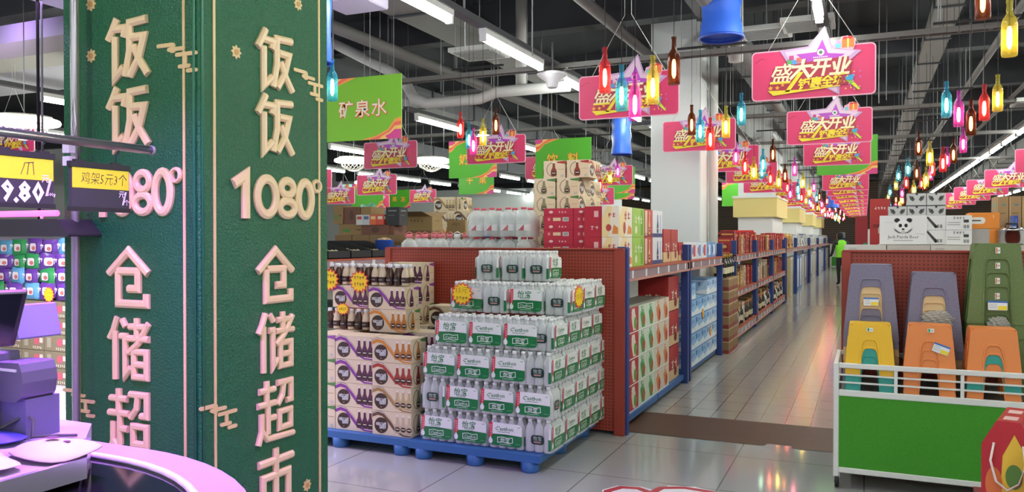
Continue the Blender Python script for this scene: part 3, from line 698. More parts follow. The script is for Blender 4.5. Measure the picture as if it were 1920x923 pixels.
o = cloth('face_mask', (-1.70, 1.245, 1.002), [(-.12, -.05), (-.03, -.09), (.06, -.085), (.105, -.06), (.1, .0), (.085, .07), (.02, .055), (-.05, .03)], .035, MASK, 'folded pale pink foam mask lying at the desk corner', 'mask')
MB().poly(fpz((.01, -.02, .043)), ell(0, 0, .018, .012), mat('#5d4a54'), 0).build('ear_hole', o); MB().poly(fpz((.045, -.01, .036)), ell(0, 0, .009, .007), mat('#5d4a54'), 0).build('ear_hole', o)
cloth('face_mask', (-1.75, 1.08, 1.002), [(-.14, -.1), (.02, -.12), (.1, -.04), (.12, .06), (.05, .05), (-.03, .1), (-.12, .08)], .03, MASK, 'flat pale mask lying at the near left of the desk', 'mask')
o = cloth('blue_cloth', (-1.93, 1.25, 1.002), [(-.1, -.07), (.06, -.06), (.1, .02), (.04, .06), (-.1, .05)], .02, mat('#3f3fc0', .7), 'small folded blue cloth on the desk below the till', 'cloth')
o = thing('tape_roll', 'white paper roll on the desk behind the blue cloth', 'paper roll', (-1.98, 1.36, 1.003))
MB().lathe([(.045, 0), (.047, .03), (.045, .05)], WHITE, n=20).build('roll', o)
o = tag(MB().tube([(-2.0, 1.22, 1.01), (-1.95, 1.28, 1.03), (-1.9, 1.31, 1.06), (-1.875, 1.31, 1.05), (-1.87, 1.3, 1.01), (-1.84, 1.35, 1.006), (-1.8, 1.37, 1.006)], .004, DGREY, 6).build('cable'), 'thin dark cable looping over the desk beside the blue cloth', 'cable')
# dark canopy with pink tube, violet lamp housings
o = thing('counter_canopy', 'dark sloping canopy over the till area left of the pillar', 'canopy', (-3.07, 2.3, 1.505))
MB().prism(fmy((0, 0, 0)), [(-1.2, 0), (0, 0), (0, .012), (-.07, .075), (-1.2, .08)], -.35, 0, CHAR).build('hood', o, bevel=.004)
MB().tube([(-.62, -.05, -.01), (-.62, -.05, -1.5)], .02, CHAR, 8).build('post', o)
o = thing('neon_tube', 'glowing pink tube above the dark canopy under the price boards', 'lamp', (-3.3, 2.42, 1.61))
MB().tube([(-.9, 0, 0), (.0, 0, 0)], .014, mat('#ff4fb0', emit=3, name='pink_glow'), 10).build('tube', o)
for x in (-.85, -.1): MB().tube([(x, 0, -.012), (x, 0, -.03)], .008, WHITE, 6).build('bracket', o)
for x, y, lab, sx, sy in ((-2.1, 1.55, 'violet strip lamp hanging above the glass counter', 1.2, .12), (-3.55, 3.0, 'violet strip lamp hanging beside the green pillar', .12, 1.3)):
    o = thing('strip_lamp', lab, 'lamp', (x, y, 2.62))
    MB().box(-sx/2-.02, sx/2+.02, -sy/2-.02, sy/2+.02, .01, .06, mat('#d0cce0')).build('housing', o)
    for k in (-.4, .4): MB().tube([(k*sx, k*sy, .06), (k*sx, k*sy, 2.13)], .004, GREY, 4).build('wire', o)
o = thing('strip_lamp', 'unlit grey strip lamp under the pale soffit at the upper left', 'lamp', (-10.6, 7.1, 4.6), rz=.2)
MB().box(-.42, .42, -.04, .04, -.05, .02, mat('#7a7684', .5)).build('housing', o)
for k in (-.38, .38): MB().tube([(k, 0, .02), (k, 0, .1)], .01, GREY, 4).build('bracket', o)

# snack shelves at the far left: flat cartons below, bags hung above
SB = [MB() for _ in range(3)]
cart = thing('snack_carton', 'x', 'carton', group='olive snack cartons')
m = MB().box(-.17, .17, 0, .24, 0, .165, mat('#6e6a4c', .7)); F = fmy((0, 0, 0))
m.poly(F, ell(.06, .09, .042), mat('#a8505a'), .001); m.poly(F, rect(.13, .1, .05, .05), mat('#b9b49a'), .001); m.scrib(F, .07, .025, .14, .03, mat('#d8d2b4'), 5); m.poly(F, rect(-.1, .085, .06, .1), mat('#8c8a70'), .001)
m.build('box', cart); CK = Kind(cart)
for r in range(5):
    for c in range(3): CK.at((-7.53-.35*c, 5.5, .003+r*.17), 'olive snack carton with red disc, %s layer up, %s from the pillar side' % (OR[r], OR[c]))
SCOL = ['#6a3aa0', '#6a3aa0', '#2f9a5a', '#4aa0c4', '#5a2f96', '#8fb8d8']
SNK = []
for cc in ('#5c3a86', '#2f8a4a', '#5a9ab8'):
    p = thing('snack_bag', 'x', 'snack bag', group='bagged snacks on the cartons')
    m = MB(); g = 6
    for sy in (-1, 1):
        vs = [((i/g-.5)*.24*(1-.08*abs(j/g-.5)), sy*.035*math.sin(PI*i/g)**.6*math.sin(PI*j/g)**.6 if 0 < i < g and 0 < j < g else 0, j/g*.17) for j in range(g+1) for i in range(g+1)]
        m.add(vs, [(j*(g+1)+i, j*(g+1)+i+1, (j+1)*(g+1)+i+1, (j+1)*(g+1)+i) for j in range(g) for i in range(g)], mat(cc, .22), True)
    m.build('bag', p)
    m = MB(); F = fmy((0, -.036, 0)); m.poly(F, rrect(.02, .085, .1, .075, .02), mat('#d9d2cc', .3), .001); m.poly(F, ell(.03, .075, .03, .02), mat('#b06a60', .3), .002); m.scrib(F, -.07, .1, .06, .06, WHITE, 1, .003); m.build('print', p)
    SNK.append(Kind(p))
for r in range(4):
    for c in range(5):
        k = (0, 0, 2, 0, 1, 0, 1, 0, 2, 0, 0, 0, 1, 1, 0, 2, 0, 0, 1, 2)[(r*5+c) % 20]
        SNK[k].at((-7.45-.24*c+rnd.uniform(-.02, .02), 5.52+.015*r, .86+r*.15), '%s shiny snack bag, %s row up above the cartons, %s from the pillar' % (('purple', 'green', 'blue')[k], OR[r], OR[c]), rz=rnd.uniform(-.3, .3)).scale = (rnd.uniform(.95, 1.15), 1, rnd.uniform(.95, 1.12))
o = thing('shelf_unit', 'pale metal shelf unit behind the snack bags and cartons', 'shelf', (-8.2, 5.8, 0))
MB().box(-.95, .95, .03, .06, 0, 1.5, mat('#8a8496', .6)).build('back_panel', o)
for z in (.86,): MB().box(-.95, .95, -.1, .03, z-.012, z-.004, GREY).build('shelf', o)
def burst(F, r, sy, txts, parent=None, lab=None, loc=None):
    m = MB(); n = 14
    m.prism(F, star(0, 0, r, r*.78, n, .1, sy), 0, .003, mat('#e8433c')); m.poly((F[0]+F[3]*.003, *F[1:]), star(0, 0, r*.88, r*.68, n, .1, sy), mat('#fbd51f', .45))
    for t, y, s in txts:
        if t: m.text(F, t, s, mat('#8a5a20'), 0, y, .005, .2, -.012)
        else: m.scrib(F, 0, y, r*1.1, s*.8, mat('#8a5a20'), 4, .005)
    o = m.build('price_burst', None); tag(o, lab, 'price card', 'yellow burst price cards'); return o
burst(fmy((-7.6, 5.48, .92)), .085, 1, (('', .02, .04), ('', -.025, .04)), lab='yellow burst price card on the snack cartons left of the pillar')

# ------------------------------------------------------------------ blue plastic pallets
def pallet(loc, w, d, lab, h=.118, feet=3):
    o = thing('plastic_pallet', lab, 'pallet', loc, group='blue plastic pallets')
    m = MB().box(0, w, 0, d, h-.048, h, BLUEP)
    for k in range(1, 7): m.box(.03, w-.03, k*d/7-.004, k*d/7+.004, h, h+.001, mat('#2a5c9e'))
    m.build('deck', o, bevel=.006)
    for i in range(feet):
        for j in range(feet):
            x = .09+(w-.18)*i/(feet-1); y = .06+(d-.14)*j/(feet-1)
            MB().lathe([(.055, 0), (.058, .01), (.066, h-.046)], BLUEP, (x, y, 0), 16).build('foot', o)
    return o
pallet((-2.835, 4.64, 0), .965, 1.14, 'blue plastic pallet under the stacked packs of bottled water')
pallet((-4.05, 4.66, 0), 1.21, 1.12, 'blue plastic pallet under the stacked coffee cartons')

# ------------------------------------------------------------------ bottled water in shrink packs
GRB = mat('#1f7a45', .3); LBW = mat('#f0f3f1', .3); LRED = mat('#d8344a', .3); CAPW = mat('#f1f2f2', .35)
def water_pack(kind):
    p = thing('water_pack', 'x', 'water pack', group='shrink packs of bottled water')
    b = MB().lathe([(.024, .002), (.029, .006), (.0305, .02), (.0285, .06), (.0305, .075), (.0305, .135), (.026, .16), (.0145, .184), (.0135, .196)], PET, n=10).build('bottle', p)
    cp = MB().lathe([(.0152, .192), (.0152, .211), (.013, .213)], CAPW, n=10).build('cap', b)
    first = True
    for i in range(4):
        for j in range(3):
            loc = (-.0935+i*.0623, -.0623+j*.0623, 0)
            if first: b.location = loc; first = False
            else: dup(b, p).location = loc
    # film hull
    m = MB(); L = [(.1255, .0945, .003), (.1262, .0952, .12), (.124, .093, .15), (.112, .082, .178), (.109, .079, .196)]
    vs = []
    for w, d, z in L: vs += [(x, y, z) for x, y in rrect(0, 0, 2*w, 2*d, .03, 3)]
    n = len(vs)//len(L)
    m.add(vs, [(j*n+i, j*n+(i+1) % n, (j+1)*n+(i+1) % n, (j+1)*n+i) for j in range(len(L)-1) for i in range(n)], FILM, True); m.build('shrink_wrap', p)
    # printed panels front and back
    for sgn in (-1, 1):
        m = MB(); W2 = .117
        F = fmy((0, -.0965, 0)) if sgn < 0 else fr((0, .0965, 0), (-1, 0, 0), (0, 0, 1))
        wob = lambda a: .006*math.sin(a*40)
        m.poly(F, [(-W2, .095), (W2, .092), (W2, .15), (W2-.012, .163), (W2-.03, .168), (-W2+.03, .172), (-W2+.01, .168), (-W2, .155)], LBW, 0)
        m.poly(F, [(-W2, .03), (-W2+.02, .024), (W2-.03, .02), (W2-.008, .026), (W2, .04), (W2, .092), (0, .098), (-W2, .095)], GRB, 0)
        m.poly(F, [(-W2-.001, .075), (-W2+.022, .075), (-W2+.026, .172), (-W2+.004, .168)], LRED, .0008)
        m.poly(F, [(-W2+.011, .082)]+ell(-W2+.011, .05, .0145, .019, 12, -PI*1.35, PI*.35), LBW, .0012)
        for k in range(5): m.poly(F, rect(-W2+.014, .092+k*.015, .009, .009), mat('#f2a9b0'), .0014)
        top, bot = ('怡宝', "C'estbon") if kind == 0 else ("C'estbon", '怡宝')
        if kind == 0: m.text(F, top, .052, GRB, -.01, .137, .001, .2, .008); [m.poly(F, rect(-.038+k*.012, .107, .007, .006), GRB, .001) for k in range(6)]
        else: m.text(F, top, .036, GRB, -.008, .134, .001, .22, .012); m.poly(F, rect(-.012, .112, .09, .003), GRB, .001)
        fx = [(-.055, .042), (-.02, .047), (.02, .041), (.052, .047), (.05, .079), (.015, .074), (-.02, .08), (-.056, .075)]
        m.sweep((F[0]+F[3]*.0004, *F[1:]), fx, .004, .0008, LBW, True)
        m.text(F, bot, .024 if kind == 0 else .034, LBW, -.002, .06, .0014, .2, .008)
        m.poly(F, rect(0, .032, .08, .004), mat('#a9cdb6'), .001); m.poly(F, rect(.09, .04, .035, .003), mat('#7fb597'), .001); m.poly(F, rect(.095, .15, .02, .006), mat('#9cc4ac'), .001)
        m.build('printed_film', p)
    for sgn in (-1, 1):
        F = fpx((.1268, 0, 0)) if sgn > 0 else fmx((-.1268, 0, 0)); m = MB()
        m.poly(F, rrect(0, .085, .09, .06, .02), mat('#1d3b33', .3), 0); m.text(F, '怡宝', .03, mat('#c9d4ce'), .0, .095, .001); m.poly(F, rect(0, .07, .05, .01), mat('#b98a84'), .001)
        m.poly(F, [(.075, .02), (.093, .02), (.093, .16), (.08, .168)], LBW, .0004); m.poly(F, [(.075, .02), (.093, .02), (.093, .092), (.075, .092)], GRB, .0008)
        m.build('end_print', p)
    return p
WP = [Kind(water_pack(0)), Kind(water_pack(1))]
X0, Z0, ZP, YF = -2.775, .120, .215, 4.70
pat = ['001', '010', '110', '100', '100']
PK = 'water pack, %s, %s layer up, '
def wput(kd, x, y, z, rz, tail, layer):
    WP[kd].at((x, y, z), PK % (('green characters', 'green latin lettering')[kd], OR[layer])+tail, rz=rz)
for L in range(4):
    z = Z0+ZP*L; yf = YF+(.0 if L < 3 else .05); x = X0+.126
    shift = (0, .0, .02, .085)[L]
    end_first = L == 1
    xx = X0+shift
    col = 0
    if end_first: wput(0, xx+.096, yf+.127, z, PI/2, 'end-on pack at the left front', L); xx += .195
    for k in range(3):
        wput(int(('110', '011', '100', '011')[L][k]) ^ (L in (0, 2)), xx+.127, yf+.096, z, 0, 'front row, %s from the left' % OR[k], L); xx += .256
    # end-on pack at the right corner (lower layers), then the right-hand side
    xr = X0+.96-.096-(.0, .0, .0, .0)[L]
    y = yf
    if not end_first:
        nside = (5, 4, 5, 4)[L]
    else: nside = 4
    y0 = yf if (not end_first) else yf+.195
    if L == 3: y0 = yf
    for k in range(nside):
        wput((k+L) % 2, xr, y0+.127+k*.256, z, PI/2, 'right side, %s from the front' % OR[k], L)
    # rear rows fill the layer that carries the upper ones
z = Z0+ZP*4; 
for r in range(3):
    for k, (x, rz) in enumerate(((-2.55, 0), (-2.325, PI/2), (-2.10, 0))): wput((r+k//2+1) % 2, x, 4.955+.096+r*.256, z, rz, 'row %s from front, %s from left' % (OR[r], OR[k]), 4)
for r in range(3): wput(r % 2, -1.875, 4.955+.13+r*.257, z, PI/2, 'right side, %s from the front' % OR[r], 4)
z = Z0+ZP*5
for i, (x, y, rz) in enumerate(((-2.47, 5.24, PI/2), (-2.27, 5.24, PI/2), (-2.08, 5.22, PI/2))): wput(i % 2, x, y, z, rz, 'topmost, %s from the left' % OR[i], 5)
burst(fmy((-2.56, 4.905, 1.11)), .088, .95, (('15元', .025, .05), ('', -.03, .035)), lab='yellow burst price card on the left of the water stack')
burst(fr((-1.772, 5.10, 1.10), (.12, 1, 0), (0, 0, 1)), .075, 1.1, (('15元', .0, .05),), lab='yellow burst price card on the right side of the water stack')

# ------------------------------------------------------------------ coffee cartons
BEI = mat('#e6d4b4', .6); BEI2 = mat('#d0b48c', .6); COF = mat('#3a211c', .45); SWO = dict(purple='#8a3a96', orange='#d98a2e', red='#b23a2c', brown='#6b4a34', tan='#a8824a')
def glyph_bottle(m, F, x, y, s, body, lab=COF):
    m.poly(F, [(x+a*s, y+b*s) for a, b in ((-.16, 0), (.16, 0), (.2, .12), (.19, .4), (.09, .62), (.07, .95), (-.07, .95), (-.09, .62), (-.19, .4), (-.2, .12))], body, .0014)
    m.poly(F, ell(x, y+.22*s, .17*s, .14*s, 12), lab, .002); m.poly(F, rect(x, y+.97*s, .16*s, .1*s), mat('#efe6d8'), .002)
    m.poly(F, rect(x, y+.23*s, .22*s, .05*s), mat('#e8dcc8'), .0026)
def coffee_mesh(w, d, h, sw):
    m = MB().box(-w/2, w/2, 0, d, 0, h, BEI); S_ = mat(SWO[sw], .5)
    for F, W_ in ((fmy((0, 0, 0)), w), (fr((0, d, 0), (-1, 0, 0), (0, 0, 1)), w)):
        top = [(-W_*.5, h*.86), (-W_*.36, h*.97), (-W_*.2, h*.9), (-W_*.02, h*.6), (W_*.12, h*.28), (W_*.3, h*.1), (W_*.5, h*.08)]
        bot = [(W_*.5, h*.02), (W_*.28, h*.03), (W_*.06, h*.22), (-W_*.1, h*.55), (-W_*.24, h*.78), (-W_*.36, h*.82), (-W_*.5, h*.72)]
        m.poly(F, top+bot, S_, .0008)
        m.poly(F, [(a, b+h*.03) for a, b in top]+[(a, b) for a, b in top[::-1]], mat('#f4ead8'), .0012)
        m.poly(F, [(a, b+h*.05) for a, b in top]+[(a, b+h*.03) for a, b in top[::-1]], COF, .0011)
        m.poly(F, ell(-W_*.27, h*.4, h*.33, n=24), COF, .0016)
        m.text(F, 'NESCAFÉ', .03, WHITE, -W_*.27, h*.47, .0024, 0, .03, fit=h*.5); m.text(F, '雀巢咖啡', .03, WHITE, -W_*.23, h*.34, .0024, 0, .02, fit=h*.32)
        m.poly(F, ell(-W_*.27, h*.16, h*.03, n=8), mat('#b98a5a'), .0022)
        for k in range(3): glyph_bottle(m, F, W_*(.15+.15*k), h*.14, h*.74, mat({'purple': '#5a2a4a', 'orange': '#c07a34', 'red': '#a03a2c', 'brown': '#cbb89a', 'tan': '#c7b080'}[sw]))
    for F in (fpx((w/2, d/2, 0)), fmx((-w/2, d/2, 0))):
        m.sweep((F[0], *F[1:]), ell(-.01, h*.5, d*.3, h*.4, 18, PI*.45, PI*1.6), .004, .0012, COF)
        glyph_bottle(m, F, -.005, h*.1, h*.82, mat({'purple': '#6a2f5a', 'orange': '#c07a34', 'red': '#8d3a2c', 'brown': '#8f8a6a', 'tan': '#8f8a6a'}[sw]))
        m.poly(F, [(0.02, h*.93), (d*.5, h*.98), (d*.5, h*.8), (.03, h*.86)], mat({'purple': '#9a4aa6', 'red': '#b23a2c'}.get(sw, '#4f8a44')), .001)
        m.poly(F, rect(d*.36, h*.12, d*.14, h*.14), mat('#c9c2b4'), .001); m.poly(F, rect(d*.3, h*.5, d*.3, .003), mat('#b08a5a'), .001)
    return m
CFK = {}
for sw in SWO:
    p = coffee_mesh(.315, .2, .168, sw).build('coffee_carton'); tag(p, 'x', 'carton', 'beige coffee cartons'); CFK[sw] = Kind(p)
def cput(sw, x, y, z, rz, tail): CFK[sw].at((x, y, z), 'beige coffee carton with %s band, ' % sw+tail, rz=rz)
for L in range(4):
    z = .120+.17*L
    cput(('brown', 'brown', 'brown', 'purple')[L], -3.70, 4.88, z, -PI/2, 'end-on beside the pillar, %s layer up' % OR[L])
    cput('purple', -3.335, 4.72, z, 0, 'middle of the pallet front, %s layer up' % OR[L])
    cput(('brown', 'tan', 'red', 'orange')[L], -3.005, 4.70, z, 0, 'beside the water packs, %s layer up' % OR[L])
    cput('tan', -3.70, 5.20, z, -PI/2, 'second end-on beside the pillar, %s layer up' % OR[L])
    cput('brown', -3.335, 5.13, z, 0, 'behind the front middle, %s layer up' % OR[L]); cput('purple', -3.005, 5.1, z, 0, 'behind the front right, %s layer up' % OR[L])
    cput('orange', -3.335, 5.5, z, 0, 'rear middle of the pallet, %s layer up' % OR[L]); cput('brown', -3.005, 5.5, z, 0, 'rear right of the pallet, %s layer up' % OR[L])
z = .80
cput('orange', -3.23, 5.0, z, 0, 'upper tier, lowest, right of the loose bottles'); cput('purple', -3.58, 5.02, z+.17, 0, 'upper tier, middle, left'); cput('purple', -3.24, 5.0, z+.17, 0, 'upper tier, middle, right')
for L in range(3): cput('purple' if L else 'brown', -3.42, 5.55, z+.165*L, 0, 'upper tier, rear column, %s up' % OR[L])
cput('brown', -2.98, 5.45, z, 0, 'lone one on the pallet behind the water packs')
# loose coffee bottles
def coffee_bottle(cc, lc):
    p = thing('coffee_bottle', 'x', 'bottle', group='loose coffee bottles on the cartons')
    MB().lathe([(.026, 0), (.03, .006), (.031, .07), (.024, .105), (.014, .13), (.014, .135)], mat(cc, .2), n=14).build('bottle', p)
    MB().lathe([(.0172, .132), (.0172, .155), (.015, .157)], CAPW, n=12).build('cap', p)
    m = MB(); m.lathe([(.0316, .02), (.0318, .062)], mat(lc, .4), n=14, cap=False); m.text(fmy((0, -.0325, 0)), 'NESCAFÉ', .01, WHITE, 0, .042, .0005, fit=.032); m.build('label', p)
    return Kind(p)
CB = [coffee_bottle('#4a2f26', '#2c1815'), coffee_bottle('#d6c3a6', '#3a211c')]
for i in range(6): CB[i % 2].at((-3.77+.066*i, 5.03, .805), '%s loose coffee bottle with white cap, lower row, %s from the pillar' % (('dark', 'cream')[i % 2], OR[i]))
for i in range(11): CB[(i//2) % 2].at((-3.76+.066*i, 5.04, .80+.345), '%s loose coffee bottle with white cap, top row, %s from the pillar' % (('dark', 'cream')[(i//2) % 2], OR[i]))
for i in range(11): CB[(i+1) % 2].at((-3.76+.066*i, 5.11, .80+.345), '%s loose coffee bottle, top row behind the first, %s from the pillar' % (('dark', 'cream')[(i+1) % 2], OR[i]))
burst(fmy((-3.74, 4.985, 1.18)), .088, 1, (('', .03, .035), ('', -.02, .04)), lab='yellow burst price card on the coffee cartons beside the pillar')
burst(fmy((-3.47, 4.985, 1.17)), .088, 1, (('', .03, .035), ('', -.02, .04)), lab='yellow burst price card on the top coffee row, right of another')
burst(fmy((-3.62, 4.985, .96)), .062, .75, (('', .0, .035),), lab='small yellow burst price card above the loose coffee bottles')

# ------------------------------------------------------------------ pallet racks (gondolas) along the aisles
GLS = mat('#a98f97', .25); TAGW = mat('#e4e6ee', .4)
def lip(parent, x, y0, y1, z0, z1, sgn, tags=True):
    """shelf edge along Y, facing +X (sgn 1) or -X (sgn -1): red rails, clear price strip, small price tags"""
    t = z1-z0
    m = MB().box(min(x, x-sgn*.03), max(x, x-sgn*.03), y0, y1, z0, z1, GLS)
    m.box(min(x+sgn*.006, x-sgn*.05), max(x+sgn*.006, x-sgn*.05), y0, y1, z1-.016, z1+.004, mat('#b5563e', .4)).box(min(x+sgn*.008, x), max(x+sgn*.008, x), y0, y1, z0-.004, z0+.014, mat('#c98a7c', .4))
    m.build('shelf_edge', parent)
    if tags:
        n = max(2, int((y1-y0)/.36)); F = fpx((x+sgn*.002, y0, z0)) if sgn > 0 else fmx((x-.002, y1, z0))
        for k in range(n): MB().prism(F, rect((k+.5+rnd.uniform(-.15, .15))*(y1-y0)/n, t*.5, .055, t*.62), 0, .002, TAGW).build('price_tag', parent)
def rack(x0, x1, y0, y1, zs, lab, posts=((0, 0), (0, 1), (1, 0), (1, 1)), top=1.43, sides=(1, -1), cat='rack'):
    o = thing('pallet_rack', lab, cat, (0, 0, 0), group='blue and red pallet racks')
    for i, j in posts:
        x = x0+.035 if i == 0 else x1-.035; y = y0+.04 if j == 0 else y1-.04
        m = MB().box(x-.035, x+.035, y-.035, y+.035, 0, top, BLUEM); m.build('upright', o, bevel=.004)
    for z0, z1 in zs:
        MB().box(x0+.03, x1-.03, y0, y1, z1-.02, z1+.002, mat('#5d5f66', .5)).build('shelf', o)
        for s in sides: lip(o, x1 if s > 0 else x0, y0, y1, z0, z1, s)
    return o
r1 = rack(-3.77, -1.66, 5.86, 8.25, ((1.165, 1.262),), 'nearest pallet rack bay with perforated red end panel, left of the aisle')
m = MB().box(-3.77, -1.70, 5.815, 5.845, 0.03, 1.415, PERF); m.build('end_panel', r1)
m = MB().box(-1.735, -1.655, 5.80, 5.835, 0, 1.415, REDM).box(-3.775, -3.72, 5.80, 5.835, 0, 1.415, REDM).box(-3.77, -1.66, 5.80, 5.86, 1.405, 1.42, REDM); m.build('panel_frame', r1, bevel=.004)
MB().box(-1.675, -1.64, 5.836, 5.90, 0, 1.42, BLUEM).build('corner_post', r1, bevel=.003)
r2 = rack(-3.77, -1.66, 8.30, 10.38, ((1.165, 1.262),), 'second pallet rack bay with light blue cartons below')
for i, (a, b) in enumerate(((11.5, 13.88), (13.94, 16.45), (16.51, 19.1))):
    rack(-2.66, -1.66, a, b, ((1.165, 1.255), (.66, .75), (.08, .2)), 'low red-lipped shelf rack with gift boxes and bottles, %s past the white column' % OR[i], sides=(1,), top=1.46)
for i, (a, b) in enumerate(((19.4, 22.4), (22.5, 27.9), (28.1, 33.2), (33.4, 39), (39.2, 45))):
    rack(-2.3, -1.66, a, b, ((1.15, 1.24),), 'tall-stock rack bay far down the left side, %s of the far ones' % OR[i], sides=(1,), top=1.5)
# second gondola to the left, its near part carries produce bins
r3 = rack(-7.4, -5.25, 6.0, 8.45, ((1.165, 1.262), (.62, .7)), 'pallet rack with red edge and price tags seen beside the pillar', top=1.27)
r4 = rack(-7.4, -5.25, 8.5, 13.5, ((1.165, 1.262),), 'pallet rack with brown cartons on top behind the produce bins', top=1.3)
rr = rack(-.14, 1.95, 5.86, 8.3, ((1.165, 1.262),), 'pallet rack behind the plastic stools, with perforated red end panel', top=1.41)
m = MB().box(-.10, 1.95, 5.815, 5.845, .03, 1.405, PERF); m.build('end_panel', rr)
m = MB().box(-.145, -.085, 5.80, 5.84, 0, 1.41, REDM).box(1.90, 1.955, 5.80, 5.84, 0, 1.41, REDM).box(-.14, 1.95, 5.80, 5.85, 1.40, 1.418, REDM); m.build('panel_frame', rr, bevel=.004)
for i, (a, b) in enumerate(((8.4, 11), (11.1, 15), (15.1, 20), (20.1, 26), (26.1, 34))): rack(.1, 1.95, a, b, ((1.15, 1.25),), 'right-hand rack bay beyond the stools, %s behind the red panel' % OR[i], sides=(-1,), top=1.4)

# ------------------------------------------------------------------ goods: printed boxes
def band_box(name, w, d, h, c, prints, side=True, roof=None):
    """box, front at y=0, prints drawn on the front, back and both ends through a callback"""
    m = MB().box(-w/2, w/2, 0, d, 0, h, c)
    if roof: m.poly(fpz((0, d/2, h)), rect(0, 0, w-.004, d-.004), roof, .0006)
    prints(m, fmy((0, 0, 0)), w, h)
    if side:
        prints(m, fpx((w/2, d/2, 0)), d, h); prints(m, fmx((-w/2, d/2, 0)), d, h)
    return m.build(name)
def kind(name, cat, group, w, d, h, c, prints, **k):
    o = band_box(name, w, d, h, c, prints, **k); tag(o, 'x', cat, group); return Kind(o)
def P(*items):
    def f(m, F, w, h):
        for it in items:
            q = it[0]
            if q == 'r': m.poly(F, rect(it[1]*w, it[2]*h, it[3]*w, it[4]*h), mat(it[5]), it[6] if len(it) > 6 else .0008)
            if q == 'e': m.poly(F, ell(it[1]*w, it[2]*h, it[3]*min(w, h), it[4]*min(w, h), 18), mat(it[5]), it[6] if len(it) > 6 else .0012)
            if q == 't': m.scrib(F, it[2]*w, it[3]*h, it[4]*w, min(.3*h, it[4]*w/len(it[1])*1.1), mat(it[5]), len(it[1]), .002)
            if q == 'p': m.poly(F, [(a*w, b*h) for a, b in it[1]], mat(it[2]), it[3] if len(it) > 3 else .001)
            if q == 'g': glyph_bottle(m, F, it[1]*w, it[2]*h, it[3]*h, mat(it[4]))
            if q == 'b':                                                    # barcode
                m.poly(F, rect(it[1]*w, it[2]*h, it[3]*w, it[4]*h), WHITE, .001)
                for k in range(7): m.poly(F, rect(it[1]*w+(k-3)*it[3]*w/8, it[2]*h, it[3]*w*(.03+.03*(k % 3)), it[4]*h*.8), BLACK, .0016)
    return f
ZD = 1.266
# coffee carton tower on the first rack (ends facing the camera)
for L in range(6):
    n = 2
    for k in range(2):
        sw = 'red' if L == 5 else 'brown'
        o = CFK[sw].at((-2.60+.21*k+(.09 if L == 5 else 0), 6.47, ZD+.148*L), 'beige coffee carton, end-on in the tower over the red panel, %s layer, %s' % (OR[L], ('left', 'right')[k]), rz=-PI/2); o.scale = (1, .98, .88)
    if L < 5: o = CFK['tan'].at((-2.41, 6.82, ZD+.148*L), 'beige coffee carton behind the carton tower, %s layer' % OR[L], rz=-PI/2); o.scale = (1, .98, .88)
# flat red milk cartons
rk = kind('milk_carton', 'carton', 'flat red milk cartons', .25, .3, .0585, mat('#c22845', .4), P(('t', '纯牛奶', .14, .5, .3, '#f3d9dc'), ('e', -.25, .5, .3, .18, '#f0cdd2'), ('r', .0, .06, 1, .05, '#8d1a30')), side=False)
rk2 = kind('milk_carton', 'carton', 'flat red milk cartons', .25, .3, .0585, mat('#c22845', .4), P(('r', -.05, .5, .26, .45, '#e8cda8'), ('b', .25, .5, .2, .55), ('r', -.32, .5, .08, .4, '#e08a90')), side=False)
for L in range(8):
    for k in range(2): (rk if L % 2 else rk2).at((-2.247+.254*k, 5.97, ZD+.0587*L), 'flat red milk carton over the red panel, %s layer, %s stack' % (OR[L], ('left', 'right')[k]))
# milk and drink cartons along the shelf edge
mk = [kind('drink_carton', 'carton', 'tall drink cartons on the nearest shelf', .39, .135, .238, mat(c, .45), p) for c, p in (
    ('#efe6d6', P(('p', ((-.5, 0), (-.1, .0), (.1, 1), (-.2, 1), (-.5, .6)), '#f1d8a0'), ('t', '伊利', .1, .7, .5, '#c02a3c'), ('p', ((.1, .1), (.45, .1), (.45, .3), (.2, .4)), '#e08a3a'), ('e', -.1, .3, .16, .2, '#b8443a'))),
    ('#9cc84a', P(('t', '谷粒多', 0, .6, .7, '#e9f3d0'), ('r', .3, .5, .2, .9, '#6da52e'), ('e', -.2, .25, .14, .14, '#f4f0d8'))),
    ('#c23a35', P(('g', .1, .1, .8, '#e8c890'), ('r', -.3, .5, .25, .9, '#e8d5c0'), ('r', 0, .08, 1, .14, '#8a2a26'))),
    ('#e6e8ee', P(('g', 0, .15, .75, '#3a4a7a'), ('r', 0, .07, 1, .14, '#33407a'), ('r', .3, .5, .12, .7, '#b9c0d8'))))]
for k, (y0, y1) in enumerate(((5.88, 6.26), (6.27, 6.64), (6.65, 6.93), (6.94, 7.30))):
    for L in range(2):
        o = mk[k].at((-1.795+.0, (y0+y1)/2, ZD+.24*L), '%s drink carton at the shelf edge, %s layer' % (('cream and orange', 'lime green', 'red and cream', 'white and navy')[k], ('lower', 'upper')[L]), rz=0)
        o.rotation_euler.z = PI/2; o.scale = ((y1-y0)/.39, 1, 1); o.location.x = -1.72-.0
rb = kind('red_carton', 'carton', 'red cartons behind the shelf edge', .14, .3, .238, mat('#b8243c', .4), P(('t', '酸奶', .1, .3, .5, '#f0c8cc'), ('r', .2, .75, .25, .2, '#e8b8bc')))
for L in range(2): rb.at((-1.935, 5.9, ZD+.24*L), 'plain red carton left of the cream drink cartons, %s layer' % ('lower', 'upper')[L])
tr = kind('gift_carton', 'carton', 'tall red gift cartons', .3, .12, .315, mat('#b3302c', .45), P(('r', 0, .16, 1, .3, '#d9b98a'), ('t', '红枣', 0, .45, .6, '#f0e0c8'), ('e', .15, .22, .14, .14, '#7a2a20')))
for k in range(2): o = tr.at((-1.72, 7.50+.32*k, ZD), 'tall red gift carton at the far end of the nearest shelf, %s' % ('nearer', 'farther')[k], rz=PI/2)
